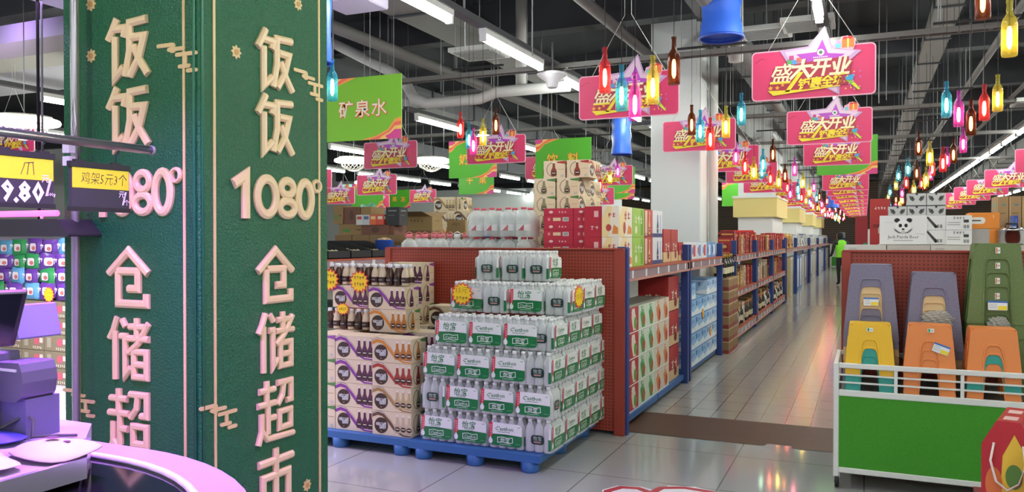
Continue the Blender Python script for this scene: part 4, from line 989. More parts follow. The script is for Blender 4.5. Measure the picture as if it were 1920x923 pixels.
o = tr.at((-1.72, 8.12, ZD), 'small red and white gift carton at the end of the nearest shelf', rz=PI/2); o.scale = (.75, .9, .6)
# water jugs and wrapped jug packs on the rack
JUG = glassy('jug_plastic', '#f2f6f7', .66, .05, '#f2f6f7')
def jug(capc, x=None):
    p = thing('water_jug', 'x', 'water jug', group='large water jugs on the rack')
    MB().lathe([(.06, 0), (.072, .01), (.072, .03), (.067, .045), (.072, .06), (.072, .11), (.066, .12), (.072, .135), (.068, .17), (.05, .205), (.024, .225), (.022, .24)], JUG, n=18).build('bottle', p)
    MB().lathe([(.028, .232), (.028, .262), (.025, .266)], capc, n=14).build('cap', p)
    MB().tube([(.03, 0, .235), (.05, 0, .262), (0, 0, .285), (-.05, 0, .262), (-.03, 0, .235)], .004, capc, 5).build('handle', p)
    return Kind(p)
JK = [jug(mat('#ef7f8c', .4)), jug(mat('#eceff0', .4)), jug(mat('#2f62b5', .4))]
for i in range(7):
    k = (0, 0, 0, 1, 1, 2, 1)[i]
    for j in range(2):
        JK[k if j == 0 else 0].at((-3.64+.158*min(i, 3)+(.145*max(0, i-3)), 5.98+.16*j, ZD), '%s-capped large water jug, %s row on the rack, %s from the left' % (('pink', 'white', 'blue')[k if j == 0 else 0], ('front', 'second')[j], OR[i]))
jp = thing('jug_pack', 'x', 'water pack', group='wrapped jug packs on the rack')
jb = MB().lathe([(.062, 0), (.068, .01), (.068, .11), (.062, .12), (.066, .14), (.055, .185), (.022, .215), (.02, .228)], JUG, n=14).build('bottle', jp)
dup_c = MB().lathe([(.024, .222), (.024, .24)], mat('#d9566a', .4), n=12).build('cap', jb)
m = MB(); m.lathe([(.0688, .05), (.0688, .1)], mat('#e2e2e6', .3), n=14, cap=False); m.poly(fmy((0, -.07, 0)), [(-.02, .05), (.03, .05), (.03, .1)], mat('#b8324a'), .001); m.build('label', jb)
jb.location = (-.07, -.07, 0)
for x, y in ((.07, -.07), (-.07, .07), (.07, .07)): dup(jb, jp).location = (x, y, 0)
m = MB(); vs = []
L_ = [(.142, 0), (.143, .13), (.136, .17), (.12, .2), (.11, .215)]
for w, z in L_: vs += [(x, y, z) for x, y in rrect(0, 0, 2*w, 2*w, .05, 3)]
n = len(vs)//len(L_); m.add(vs, [(j*n+i, j*n+(i+1) % n, (j+1)*n+(i+1) % n, (j+1)*n+i) for j in range(len(L_)-1) for i in range(n)], FILM, True); m.build('shrink_wrap', jp)
JP = Kind(jp)
for L in range(2):
    for k in range(2): JP.at((-2.885+.288*k-.012, 6.02, ZD+.243*L), 'shrink-wrapped pack of four water jugs over the red panel, %s layer, %s' % (('lower', 'upper')[L], ('left', 'right')[k]))

# lower bay of the first rack: pallets with juice cartons
pallet((-2.75, 5.92, 0), 1.05, 1.13, 'dark blue pallet under the red and green juice cartons', .09, 2); pallet((-2.75, 7.08, 0), 1.05, 1.1, 'dark blue pallet under the cream and red cartons', .09, 2)
def juice(c, c2, c3): return kind('juice_carton', 'carton', 'juice cartons in the lower rack', .275, .3, .208, mat(c, .5), P(('p', ((-.1, .08), (.2, .08), (.3, .4), (.1, .75), (.05, .95), (-.25, .95), (-.3, .6), (-.2, .3)), c2), ('e', .12, .36, .2, .24, c3), ('t', '果汁', -.15, .8, .4, '#ffffff'), ('r', 0, .02, 1, .04, '#ffffff')), roof=mat('#b7b0a0'))
JC = [juice('#b9323a', '#e9e0cc', '#6aa03c'), juice('#d8e6d2', '#3f9a4a', '#b8562e'), juice('#e2d6c4', '#d88a4a', '#c03a2c')]
for k in range(3):
    for c in range(2):
        for L in range(4):
            if k == 2 and c == 1 and L == 3: pass
            JC[k].at((-1.72, 6.045+.56*k+.28*c, .09+.212*L), '%s juice carton, %s column, %s layer up, lower bay' % (('red', 'green and white', 'cream and orange')[k], ('near', 'far')[c], OR[L]), rz=PI/2)
for L in range(3):
    o = tr.at((-1.74, 7.88, .09+.345*L), 'tall red date gift carton in the lower bay, %s layer up' % OR[L], rz=PI/2); o.scale = (1.55, 2.5, 1.07)
for k in range(4):
    o = kind('storage_crate', 'crate', 'dark crates in the lower bay', .5, .45, .28, mat('#23262e', .6), P(('r', 0, .9, 1, .06, '#3a3e48'), ('r', 0, .5, .6, .3, '#2d313a'))).at((-2.35-.0*k, 6.2+.5*k, .945), 'dark crate on top of the juice cartons, %s from the panel' % OR[k], rz=PI/2)
    o.scale = (.95, .6, .5)
# second bay: light blue tissue cartons
pallet((-2.75, 8.5, 0), 1.02, 1.75, 'dark blue pallet under the light blue cartons', .09, 2)
bl = [kind('tissue_carton', 'carton', 'light blue tissue cartons', .34, .32, .18, mat(c, .45), P(('p', ((-.5, 0), (.5, 0), (.5, .35), (.1, .2), (-.2, .45), (-.5, .3)), c2), ('t', '抽纸', .1, .68, .4, c3), ('r', -.3, .7, .2, .3, c3), ('r', 0, .97, 1, .05, '#5a86c4')), roof=mat('#8fb6dc')) for c, c2, c3 in (('#8fbfe6', '#e4eef6', '#2f62b0'), ('#b9d4ec', '#f0f4f8', '#3f76c0'))]
for c in range(5):
    for L in range((5, 4, 4, 5, 5)[c]): bl[(c // 3) % 2].at((-1.72-.0, 8.72+.345*c, .09+.184*L), 'light blue tissue carton under the second shelf, %s column, %s layer up' % (OR[c], OR[L]), rz=PI/2)
wk = [kind('milk_box', 'carton', 'small milk boxes on the second shelf', .3, .2, .18, mat(c, .4), P(('r', .1, .5, .4, .7, c2), ('e', -.2, .5, .2, .25, c3))) for c, c2, c3 in (('#e9ebf0', '#c8414a', '#5a8ac8'), ('#dfe7f2', '#5f92d0', '#c85a5a'), ('#6aa0dc', '#e6eef6', '#2f5fb0'))]
for i in range(6): wk[(0, 0, 1, 0, 2, 2)[i]].at((-1.72, 8.48+.31*i, ZD), 'small milk box on the second shelf edge, %s from the near post' % OR[i], rz=PI/2)
for i in range(2): burst(fpx((-1.715, 9.3+.5*i, .62-.25*i)), .06, 1, (('', 0, .03),), lab=('small yellow burst price card hung on the light blue cartons', 'second yellow burst price card lower on the light blue cartons')[i])
# stacked cartons and bottles before the white column
bk = kind('wine_carton', 'carton', 'brown wine cartons by the column', .4, .34, .16, mat('#9a7a54', .65), P(('r', 0, .16, 1, .3, '#8d3f32'), ('t', '白酒', 0, .62, .5, '#5f3a24'), ('r', 0, .95, 1, .08, '#c9b48c')), roof=mat('#a98a60'))
for c in range(2):
    for L in range(6): bk.at((-1.60, 10.66+.42*c, .0+.163*L), 'brown wine carton on the floor by the white column, %s column, %s layer' % (('near', 'far')[c], OR[L]), rz=PI/2)
def wine(bc, lc, cc):
    p = thing('wine_bottle', 'x', 'bottle', group='wine and liquor bottles')
    MB().lathe([(.034, 0), (.038, .006), (.038, .17), (.03, .2), (.014, .225), (.0135, .29)], mat(bc, .12), n=12).build('bottle', p)
    MB().lathe([(.016, .255), (.016, .3)], mat(cc, .35), n=10).build('capsule', p)
    MB().lathe([(.0386, .05), (.0386, .13)], mat(lc, .5), n=12, cap=False).build('label', p)
    return Kind(p)
WB = [wine('#1f2418', '#d9cfae', '#a8842e'), wine('#3a1a14', '#c9b48a', '#b32e2e'), wine('#c9b27a', '#a02a2a', '#b32e2e'), wine('#d8dadc', '#7a8aa0', '#e2e4e6')]
for i in range(8): WB[i % 2].at((-1.68-.11*(i % 2), 10.6+.1*i, .98), '%s bottle on the brown cartons by the column, %s from the near post' % (('black', 'brown')[i % 2], OR[i]))

# gift boxes and bottles on the low racks
GB = []
for nm, c, c2, c3 in (('red', '#a82c30', '#d8ac5a', '#7a1a1e'), ('gold', '#c09a54', '#8a2a24', '#e4cf9a'), ('dark red', '#7c2226', '#c99a4a', '#b04038'), ('brown', '#7d5a38', '#c9a76a', '#4a3020'), ('cream', '#d8cdb4', '#a0722f', '#8a2a24'), ('grey', '#8d8f96', '#d0d2d6', '#4a4c54')):
    GB.append((nm, kind('gift_box', 'box', 'gift boxes on the low racks', .13, .2, .3, mat(c, .4), P(('r', 0, .85, .8, .06, c2), ('r', 0, .45, .45, .4, c3), ('e', 0, .48, .16, .16, c2, .0016), ('r', 0, .1, .8, .05, c2)))))
RN = ('first', 'second', 'third')
for i, (a, b) in enumerate(((11.58, 13.8), (14.02, 16.37), (16.6, 19.0))):
    for lv, z, hs, seq in (('top', 1.258, (.7, 1.15), (0, 2, 0, 0, 2, 0, 1, 4, 0, 2, 0, 0)), ('middle', .753, (.7, 1.2), (0, 0, 2, 0, 2, 2, 1, 1, 3, 1, 4, 0))):
        y = a+.1; k = 0
        while y < b-.08:
            q = seq[(k+5*i+(3 if lv == 'middle' else 0)) % 12]
            if lv == 'middle' and i == 1: q = (1, 4, 5, 3, 4, 5)[k % 6]
            sx = rnd.choice((.7, .85, 1, 1.2)); nm, K = GB[q]; w = .13*sx
            o = K.at((-1.71-rnd.uniform(0, .04), y+w/2, z), '%s gift box, %s from the near end, %s shelf, %s low rack' % (nm, OR[k], lv, RN[i]), rz=PI/2)
            o.scale = (sx, 1, rnd.uniform(*hs)); y += w+rnd.uniform(.004, .03); k += 1
            if k > 22: break
    y = a+.1; k = 0
    while y < b-.1 and k < 20:
        if (k+i) % 4 == 0:
            nm, K = GB[(3, 1, 4, 3)[(k//4) % 4]]; o = K.at((-1.72, y+.09, .202), '%s gift box, %s along, bottom shelf, %s low rack' % (nm, OR[k], RN[i]), rz=PI/2); o.scale = (1.25, 1, rnd.uniform(.8, 1.25)); y += .19
        else:
            q = (0, 1, 3, 0, 1)[k % 5]; WB[q].at((-1.73, y+.045, .202), '%s bottle, %s along, bottom shelf, %s low rack' % (('black', 'dark brown', 'golden', 'clear')[q], OR[k], RN[i])); y += .1
        k += 1
# tall stock far down the aisle
TS = [kind('tall_carton', 'carton', 'tall stock far down the aisle', .8, .3, 1.0, m_, p_) for m_, p_ in ((mat('#b08a4e', .6), P(('r', 0, .5, .5, .8, '#8d8a4a'), ('r', .3, .5, .1, .9, '#d8b25a'))), (SACK, P(('r', 0, .96, 1, .05, '#d9d6cc'))), (mat('#6f86b5', .5), P(('r', 0, .5, .6, .8, '#dfe4ec'), ('r', 0, .2, .3, .1, '#2b4a94'))), (mat('#8e8a9a', .5), P(('r', 0, .55, .7, .7, '#c9c6d2'), ('r', 0, .2, .6, .1, '#5a5668'))))]
y = 19.5; k = 0; TSN = ('gold and olive', 'mottled cream', 'blue and white', 'grey and lilac')
for q in (0, 0, 1, 1, 2, 2, 1, 3, 3, 2, 3, 1, 1, 3, 1, 1, 1, 2, 3, 1, 1, 3, 1, 1):
    if y > 44.4: break
    TS[q].at((-1.75, y+.42, .0), '%s tall carton far down the left side, %s past the low racks' % (TSN[q], OR[k]), rz=PI/2).scale = (1, .55, 1); y += 1.04; k += 1
APP = [kind('appliance_box', 'box', 'boxed small appliances on the far rack tops', .42, .3, .36, mat(c, .5), P(('e', 0, .5, .3, .3, c2), ('r', 0, .9, .8, .08, c3), ('r', .3, .2, .2, .2, c2))) for c, c2, c3 in (('#e0e2e2', '#2c2e34', '#8a8e94'), ('#cfd0cc', '#4a4d52', '#2f5fa0'), ('#d2a24a', '#8a2a24', '#f0e0b0'), ('#b83a34', '#e8d8c8', '#7a1a1e'))]
APN = ('white', 'grey-white', 'amber', 'red')
for k in range(24):
    q = 3 if k < 1 else 2 if k in (1, 2) else (k % 2); y = 19.7+k*1.05
    o = APP[q].at((-1.76, y, 1.243), '%s appliance box on the far left rack tops, %s along' % (APN[q], OR[k]), rz=PI/2); o.scale = (1.6 if k > 2 else 1.1, .55, rnd.uniform(.7, 1.1) if k > 3 else 1)
# white wall units with yellow header boards
for i, (y, x0, x1) in enumerate(((19.15, -2.72, -1.95), (26.5, -2.8, -1.98), (33.6, -2.9, -2.0), (40.5, -2.9, -2.0))):
    o = thing('header_column', 'white column with wide yellow header board, %s along the left side' % OR[i], 'column', ((x0+x1)/2, y, 0), group='white columns with yellow headers')
    w = x1-x0
    MB().box(-w/2, w/2, 0, 2.4, 0, 4.75, mat('#dfe2e2', .5)).build('shaft', o)
    MB().box(-w/2-.1, w/2+.1, -.1, 2.6, 1.98, 2.42, mat('#e6d58a', .55)).build('header_board', o)
    MB().box(-w/2-.12, w/2+.12, -.12, 2.62, 2.42, 2.47, WHITE).build('cap_moulding', o)
o = thing('teal_cabinet', 'dark teal cabinet standing behind the low rack by the white column', 'cabinet', (-3.0, 14.2, 0))
MB().box(-.32, .32, -.2, .5, 0, 1.56, mat('#1d4450', .45)).build('body', o, bevel=.01)
for k in range(4): MB().box(-.29+.15*k, -.16+.15*k, -.22, -.2, .1, 1.5, mat('#23525f', .4)).build('door', o)
o = thing('red_tray', 'red open display tray on the first low rack top', 'tray', (-2.2, 15.2, 1.55))
MB().box(-.3, .3, -.2, .2, 0, .015, mat('#cf3b34')).box(-.3, .3, .18, .2, 0, .09, mat('#cf3b34')).box(-.3, .3, -.2, -.185, 0, .04, mat('#cf3b34')).build('tray_body', o)
MB().box(-.02, .02, -.02, .02, -.295, 0, GREY).build('stand', o)

# ------------------------------------------------------------------ produce bins and cartons left of the panel
for k in range(4):
    o = thing('produce_bin', 'black slanted produce bin on the rack beside the pillar, %s from the front' % OR[k], 'bin', (-5.3, 6.62+.42*k, 1.264), group='black produce bins')
    BK = mat('#1b1d24', .5)
    m = MB().box(-.62, 0, 0, .40, 0, .012, BK).box(-.014, 0, 0, .40, 0, .09, BK).box(-.62, -.606, 0, .40, 0, .2, BK)
    for y in (0, .388):
        m.add([(-.62, y, 0), (0, y, 0), (0, y, .09), (-.35, y, .2), (-.62, y, .2), (-.62, y+.012, 0), (0, y+.012, 0), (0, y+.012, .09), (-.35, y+.012, .2), (-.62, y+.012, .2)], [(0, 1, 2, 3, 4), (5, 6, 7, 8, 9), (2, 3, 8, 7), (3, 4, 9, 8)], BK)
    m.build('bin_shell', o)
    f = MB()
    for q in range(26): f.lathe([(.001, -.03), (.022, -.022), (.03, 0), (.022, .022), (.001, .03)], mat(('#d8c27a', '#c8a05a', '#e0d4b0', '#c4b49a')[(k+q % 2) % 4], .5), (-.06-.1*(q % 6), .06+.072*(q//6), .06+.012*(q % 6)), 8)
    g = f.build('loose_snacks', o); g['kind'] = 'stuff'
o = thing('blue_tub', 'blue plastic tub at the end of the black produce bins', 'tub', (-5.42, 8.32, 1.266))
MB().lathe([(.09, 0), (.1, .01), (.115, .2), (.12, .21), (.11, .21), (.1, .02)], mat('#2348a0', .4), n=18).build('tub_body', o)
f = MB()
for q in range(9): f.lathe([(.001, -.03), (.026, -.02), (.032, 0), (.026, .02), (.001, .03)], mat('#d8b48a', .6), (.055*math.cos(q), .055*math.sin(q), .19+.01*(q % 3)), 8)
f.build('snacks', o)['kind'] = 'stuff'
KB = [kind('brown_carton', 'carton', 'brown cartons on the left racks', .4, .3, .22, mat(c, .8), p) for c, p in (('#a58a60', P(('t', '食品有限', 0, .7, .45, '#5a442c'), ('r', 0, .995, 1, .01, '#7a6040'))), ('#8f7350', P(('t', '农家特产', .1, .6, .4, '#4a3826'), ('r', .35, .4, .2, .5, '#e4e2da'))), ('#9c8058', P(('p', ((-.4, .3), (-.1, .2), (0, .45), (-.3, .6)), '#5a8a4a'), ('p', ((.1, .5), (.3, .4), (.42, .55), (.3, .5)), '#4a3020'))), ('#7d5648', P(('e', 0, .5, .25, .3, '#5a3a30'), ('r', 0, .5, .1, .3, '#c9a88a'))))]
def kb(q, x, y, z, w, h, lab, d=.3):
    o = KB[q].at((x, y, z), lab); o.scale = (w/.4, d/.3, h/.22); return o
for c in range(4): kb(1, -6.2+.27*c, 8.55, ZD, .26, .27, 'low brown carton with white label behind the produce bins, %s from the left' % OR[c])
kb(2, -6.12, 8.62, ZD+.272, .4, .14, 'brown carton with green print behind the produce bins')
kb(2, -6.32, 8.6, ZD+.413, .14, .24, 'brown carton with twig print at the pillar edge'); kb(3, -6.12, 8.62, ZD+.413, .24, .22, 'dark reddish carton beside the pillar'); kb(2, -5.91, 8.64, ZD+.413, .16, .22, 'brown carton with twig print right of the reddish one')
kb(3, -5.62, 8.62, ZD+.272, .3, .12, 'dark brown open carton under the black box'); 
o = kind('black_box', 'box', None, .2, .2, .23, mat('#26282c', .5), P(('r', 0, .8, .6, .06, '#8a8c90'), ('r', -.1, .55, .5, .03, '#6a6c70'))).at((-5.48, 8.6, ZD+.393), 'black box with pale print lines beside the brown cartons')
oc = kb(0, -5.76, 9.66, 1.60, .50, .20, 'open brown carton on top of another, right of the black box'); kb(1, -5.78, 9.64, ZD+.0, .54, .33, 'large brown carton under the open one')
for vs in ([(-6.01, 9.66, 1.8), (-5.53, 9.66, 1.8), (-5.55, 9.45, 1.86), (-5.99, 9.45, 1.86)], [(-6.01, 9.96, 1.8), (-5.53, 9.96, 1.8), (-5.5, 10.1, 1.87), (-6.05, 10.1, 1.87)]):
    f = MB().add(vs, [(0, 1, 2, 3)], KRAFT).build('flap', oc, recalc=False); f.matrix_parent_inverse = (Matrix.LocRotScale(oc.location, None, oc.scale)).inverted()
kb(0, -5.42, 10.2, 1.55, .3, .21, 'brown carton right of the open one, upper'); kb(1, -5.42, 10.2, ZD, .34, .28, 'brown carton right of the open one, lower')
GBG = mat('#7fc4a4', .3)
o = thing('green_bag', 'crumpled pale green plastic bag on the cartons left of the coffee', 'bag', (-6.15, 9.0, 1.67))
bm = bmesh.new(); bmesh.ops.create_icosphere(bm, subdivisions=4, radius=1)
for v_ in bm.verts:
    a = v_.co; k = 1+.16*math.sin(a.x*9+a.z*5)*math.cos(a.y*7)+.08*math.sin(a.z*17+a.x*13); v_.co = Vector((a.x*.24*k, a.y*.16*k, max(0, a.z*.24*k+.03)))
me = bpy.data.meshes.new('bag_body'); bm.to_mesh(me); bm.free(); me.materials.append(GBG)
q = bpy.data.objects.new('bag_body', me); COL.objects.link(q); q.parent = o
for k in range(4):
    o = kind('snack_pack', 'packet', 'small packets before the green bag', .1, .08, .13, mat(('#d8d6d6', '#c9ccd4', '#e0622e', '#d84a3a')[k], .35), P(('r', 0, .7, .7, .3, ('#c04a4a', '#5a6a9a', '#f2d2a0', '#f0e0d0')[k]))).at((-5.97+.105*k, 8.58, 1.665), ('white and red', 'white and blue', 'orange', 'red')[k]+' packet in front of the green bag')
kb(3, -5.74, 8.6, ZD+.272, .42, .125, 'flat brown carton under the small packets')
for L in range(4):
    for k in range(2 if L < 3 else 1):
        o = CFK[('brown', 'orange', 'brown', 'tan')[L]].at((-6.28+.38*k, 11.4, 1.266+.225*L), 'beige coffee carton far behind the jugs, %s layer, %s' % (OR[L], ('left', 'right')[k])); o.scale = (1.2, 1.2, 1.32)
        if k == 1 or L == 3: o = CFK['tan'].at((-5.68+(.0 if L < 3 else -.38), 11.62, 1.266+.225*L), 'beige coffee carton end-on, far behind the jugs, %s layer' % OR[L], rz=-PI/2); o.scale = (1, .6, 1.32); o.location.x -= .02

# ------------------------------------------------------------------ stool trolley at the right
WF = mat('#e6e8e4', .35); TX0, TX1, TY0, TY1 = -.17, 1.6, 5.124, 5.74
tr_ = thing('display_trolley', 'white framed display trolley with green turf front and wheels', 'trolley', (0, 0, 0))
MB().box(TX0+.03, TX1-.03, TY0+.008, TY0+.02, .125, .56, TURF).build('front_panel', tr_)
MB().box(TX0+.012, TX0+.024, TY0+.03, TY1-.03, .125, .56, TURF).build('side_panel', tr_)
MB().box(TX0+.02, TX1-.02, TY0+.02, TY1-.02, .565, .58, mat('#6a6c68', .5)).build('deck', tr_)
m = MB()
for x in (TX0, TX1-.03):
    for y in (TY0, TY1-.03): m.box(x, x+.03, y, y+.03, .07, .752, WF)
for z0, z1 in ((.095, .128), (.555, .592), (.722, .752)):
    m.box(TX0+.03, TX1-.03, TY0+.002, TY0+.028, z0, z1, WF).box(TX0+.03, TX1-.03, TY1-.028, TY1-.002, z0, z1, WF)
    for x in (TX0+.002, TX1-.028): m.box(x, x+.026, TY0+.03, TY1-.03, z0, z1, WF)
m.build('frame', tr_, bevel=.004)
for k, x in enumerate((.167, .506, .845, 1.185)): MB().box(x-.009, x+.009, TY0+.006, TY0+.022, .592, .722, WF).build('rail_post', tr_)
for z in (.637, .682): MB().box(TX0+.03, TX1-.03, TY0+.01, TY0+.018, z-.005, z+.005, WF).build('guard_rail', tr_)
for x in (TX0+.02, TX1-.02):
    for y in (TY0+.03, TY1-.03):
        w = MB().lathe([(.012, -.012), (.036, -.011), (.038, 0), (.036, .011), (.012, .012)], BLACK, (x, y, .038), 18, 'x').build('wheel', tr_)
        MB().lathe([(.014, -.016), (.014, .016)], GREY, (x, y, .038), 12, 'x').build('hub', w)
        MB().box(x-.016, x+.016, y-.012, y+.012, .06, .09, STEEL).build('caster_fork', tr_)

def stool_mesh(m_, w, d, h, arch_w, arch_h, sp, rnd_top, t=.008):
    """plastic stool: slightly tapering shell, rounded seat, arched opening in every side"""
    m = MB(); bw, bd = w+2*sp, d+2*sp
    def side(F, wt, wb):
        aw = arch_w*wt; n = 8
        arch = [(aw/2*math.copysign(abs(math.cos(a))**(.55 if rnd_top else .3), math.cos(a)), 0+(arch_h*h)*abs(math.sin(a))**(.55 if rnd_top else .3)) for a in [PI*i/16 for i in range(17)]]
        pts = [(wb/2, 0)]+[(wt/2+.0, h-.02), (wt/2-.018, h)]+[(-wt/2+.018, h), (-wt/2, h-.02)]+[(-wb/2, 0)]
        pts += [(-aw/2*1.12, 0)]+[(-x, y) for x, y in arch][1:-1]+[(aw/2*1.12, 0)]
        k = math.sqrt(h*h+sp*sp)/h
        m.prism(F, [(x, y*k) for x, y in pts], -t, 0, m_)
        m.sweep(F, [(aw/2*1.1, .002)]+[(x, y*k) for x, y in arch][1:-1]+[(-aw/2*1.1, .002)], .011, .0032, m_)
    z_ = Vector((0, 0, 1)); tl = sp/h
    side(fr((0, -bd/2, 0), (1, 0, 0), (0, tl, 1)), w, bw); side(fr((0, bd/2, 0), (-1, 0, 0), (0, -tl, 1)), w, bw)
    side(fr((bw/2, 0, 0), (0, 1, 0), (-tl, 0, 1)), d, bd); side(fr((-bw/2, 0, 0), (0, -1, 0), (tl, 0, 1)), d, bd)
    m.prism(fpz((0, 0, 0)), rrect(0, 0, w-.004, d-.004, .03, 5), h-.012, h+.004, m_)
    # stiffening rim along the leg bottoms
    return m
STC = dict(mauve=PURPLE, tan=mat('#d8b98a', .5), olive=OLIVE, yellow=mat('#f0bd22', .45), orange=mat('#e88a48', .5), teal=mat('#2a9c90', .45))
SK = {}
def stool(cn, big):
    if (cn, big) not in SK:
        p = thing('plastic_stool', 'x', 'stool', group='nested plastic stools')
        if big: m = stool_mesh(STC[cn], .235, .2, .47, .60, .82, .042, False)
        else: m = stool_mesh(STC[cn], .225, .19, .25, .46, .66, .022, True)
        m.build('seat_shell', p, bevel=.004, segs=2)
        SK[cn, big] = Kind(p)
    return SK[cn, big]
def sticker(x, y, z, w, h, lab, tilt=0, kindn='price', ny=-1.):
    F = fr((x, y, z), (math.cos(tilt), 0, math.sin(tilt)), (-math.sin(tilt), .09, math.cos(tilt))); m = MB()
    if kindn == 'price':
        m.prism(F, rrect(0, 0, w, h, .006), 0, .002, mat('#e9ecf2')); G = (F[0]+F[3]*.002, *F[1:])
        m.poly(G, rect(0, h*.4, w, h*.2), mat('#3b6fc0')); m.poly(G, rect(w*.24, -h*.25, w*.46, h*.42), mat('#f4dc3a'))
        for k in range(3): m.poly(G, rect(-w*.24, h*.15-k*h*.2, w*.4, .002), GREY)
    else:
        m.prism(F, rect(0, 0, w, h), 0, .001, WHITE); G = (F[0]+F[3]*.001, *F[1:])
        m.poly(G, rect(-w*.25, 0, w*.3, h*.8), mat('#3f9a4a') if kindn == 'green' else mat('#d8763a')); m.poly(G, rect(w*.2, 0, w*.35, h*.2), GREY)
    o = m.build('price_sticker' if kindn == 'price' else 'brand_sticker'); tag(o, lab, 'sticker', 'stickers on the stools'); return o
ZB = .582
def stack(x, y, seq, big, dz, lab, tilt=0):
    n = len(seq)
    for i, cn in enumerate(seq):              # seq from the top down
        o = stool(cn, big).at((x, y, ZB+dz*(n-1-i)), '%s plastic stool, %s from the top, %s' % (cn, OR[i], lab)); o.rotation_euler.z = tilt
stack(.035, 5.575, ['mauve', 'mauve', 'tan', 'tan', 'tan', 'mauve', 'mauve'], True, .046, 'tall rear stack at the left of the trolley')
stack(.385, 5.575, ['mauve', 'mauve', 'tan', 'tan', 'tan', 'mauve'], True, .046, 'tall rear stack in the middle of the trolley')
stack(.715, 5.56, ['olive']*6, True, .082, 'tall rear stack at the right of the trolley')
stack(.028, 5.265, ['yellow', 'yellow', 'teal', 'teal'], False, .05, 'low front stack at the left')
stack(.348, 5.265, ['orange']*4, False, .052, 'low front stack in the middle', -.06)
stack(.662, 5.265, ['orange', 'orange', 'teal', 'orange'], False, .05, 'low front stack at the right')
sticker(.035, 5.455, 1.10, .085, .05, 'blue and yellow price sticker on the tan stools of the left stack')
sticker(.40, 5.150, .862, .085, .052, 'tilted blue and yellow price sticker on the orange stools', -.35)
sticker(.715, 5.435, 1.10, .10, .055, 'blue and yellow price sticker on the olive stools')
sticker(.028, 5.157, .955, .034, .022, 'small green brand sticker on the yellow stool seat front', 0, 'green'); sticker(.348, 5.157, .965, .034, .022, 'small green brand sticker on the top orange stool', 0, 'green')
for k in range(4): sticker(.715, 5.44+.004*k, 1.425-.09*k, .024, .036, 'small white brand sticker on the olive stools, %s down' % OR[k], 0, 'orange')
for x, z, w, lab in ((.40, 1.005, .17, 'crinkled clear plastic bag stuffed in the middle mauve stack'), (.72, .98, .12, 'crinkled clear plastic bag stuffed in the olive stack')):
    bm = bmesh.new(); bmesh.ops.create_icosphere(bm, subdivisions=4, radius=1)
    for v_ in bm.verts:
        a = v_.co; k = 1+.1*math.sin(a.x*14+a.z*9)+.08*math.sin(a.z*23-a.x*7)+rnd.uniform(-.04, .04); v_.co = Vector((a.x*w*.5*k, a.y*.03*k, a.z*.055*k))
    me = bpy.data.meshes.new('plastic_bag'); bm.to_mesh(me); bm.free(); me.materials.append(BAG)
    o = bpy.data.objects.new('plastic_bag', me); COL.objects.link(o); o.location = (x, 5.44, z); tag(o, lab, 'bag')

# ------------------------------------------------------------------ goods over the right panel
low = [kind('flat_carton', 'carton', 'flat white cartons on the right rack', .26, .28, .185, mat(c, .5), P(('r', 0, .35, .5, .5, '#2c2a2a'), ('r', -.3, .8, .2, .2, '#c9c4c0'))) for c in ('#dcdad4', '#cfc9c4')]
for k in range(7): low[k % 2].at((-.0+.265*k, 5.95, ZD), 'flat white carton with black print just over the right panel, %s from the left' % OR[k])
def PANDA(m, F, w, h):
    m.poly(F, [(-.058, h*.56), (-.05, h*.46), (-.028, h*.38), (.028, h*.38), (.05, h*.46), (.058, h*.56), (.04, h*.5), (0, h*.45), (-.04, h*.5)], mat('#7c7c7e'), .0010)
    m.poly(F, ell(0, h*.62, .046, .043, 22), mat('#f4f4f4'), .0014)
    for x in (-.037, .037): m.poly(F, ell(x, h*.83, .0175, .015), BLACK, .0012); m.poly(F, ell(x*.47, h*.65, .0105, .0125), BLACK, .002)
    m.poly(F, ell(0, h*.52, .009, .006), BLACK, .0024); m.poly(F, rect(0, h*.45, .022, .003), mat('#4a4a4c'), .0024)
    m.text(F, 'Jack Panda Beer', .03, mat('#55585c'), 0, h*.24, .0012, fit=.19); m.poly(F, rect(0, h*.13, .12, .004), mat('#9a9da0'), .001)
    m.poly(F, [(-.11, h*.78), (-.05, h*.76), (-.06, h*.745), (-.11, h*.76)], mat('#d6d6d6'), .0008); m.poly(F, [(.07, h*.38), (.13, h*.35), (.13, h*.33), (.08, h*.36)], mat('#c4c4c4'), .0008)
beer = kind('beer_carton', 'carton', 'white beer cartons', .285, .2, .195, mat('#eceded', .5), PANDA, side=False)
beer.at((.235, 6.0, ZD+.19), 'white beer carton with a panda face and grey lettering')
b2 = kind('beer_carton', 'carton', 'white beer cartons', .12, .2, .095, mat('#e9eaea', .5), P(('p', ((-.5, .9), (-.4, .95), (.1, .2), (-.05, .1)), '#3a3a3c'), ('b', .15, .25, .4, .3)), side=False)
b3 = kind('beer_carton', 'carton', 'white beer cartons', .15, .2, .095, mat('#e9eaea', .5), P(('r', -.2, .5, .5, .04, '#8a8a8c'), ('r', -.2, .35, .5, .04, '#8a8a8c'), ('r', .28, .6, .2, .2, '#3a3a3c'), ('b', .28, .22, .3, .3), ('t', '精酿啤酒', 0, .82, .5, '#5a5c60')), side=False)
for L in range(2):
    b2.at((.435, 6.03, ZD+.19+.097*L), 'small white beer carton with dark stroke, %s, right of the panda one' % ('lower', 'upper')[L]); b3.at((.566, 6.0, ZD+.19+.097*L), 'small white carton with barcode, %s, left of the orange boxes' % ('lower', 'upper')[L])
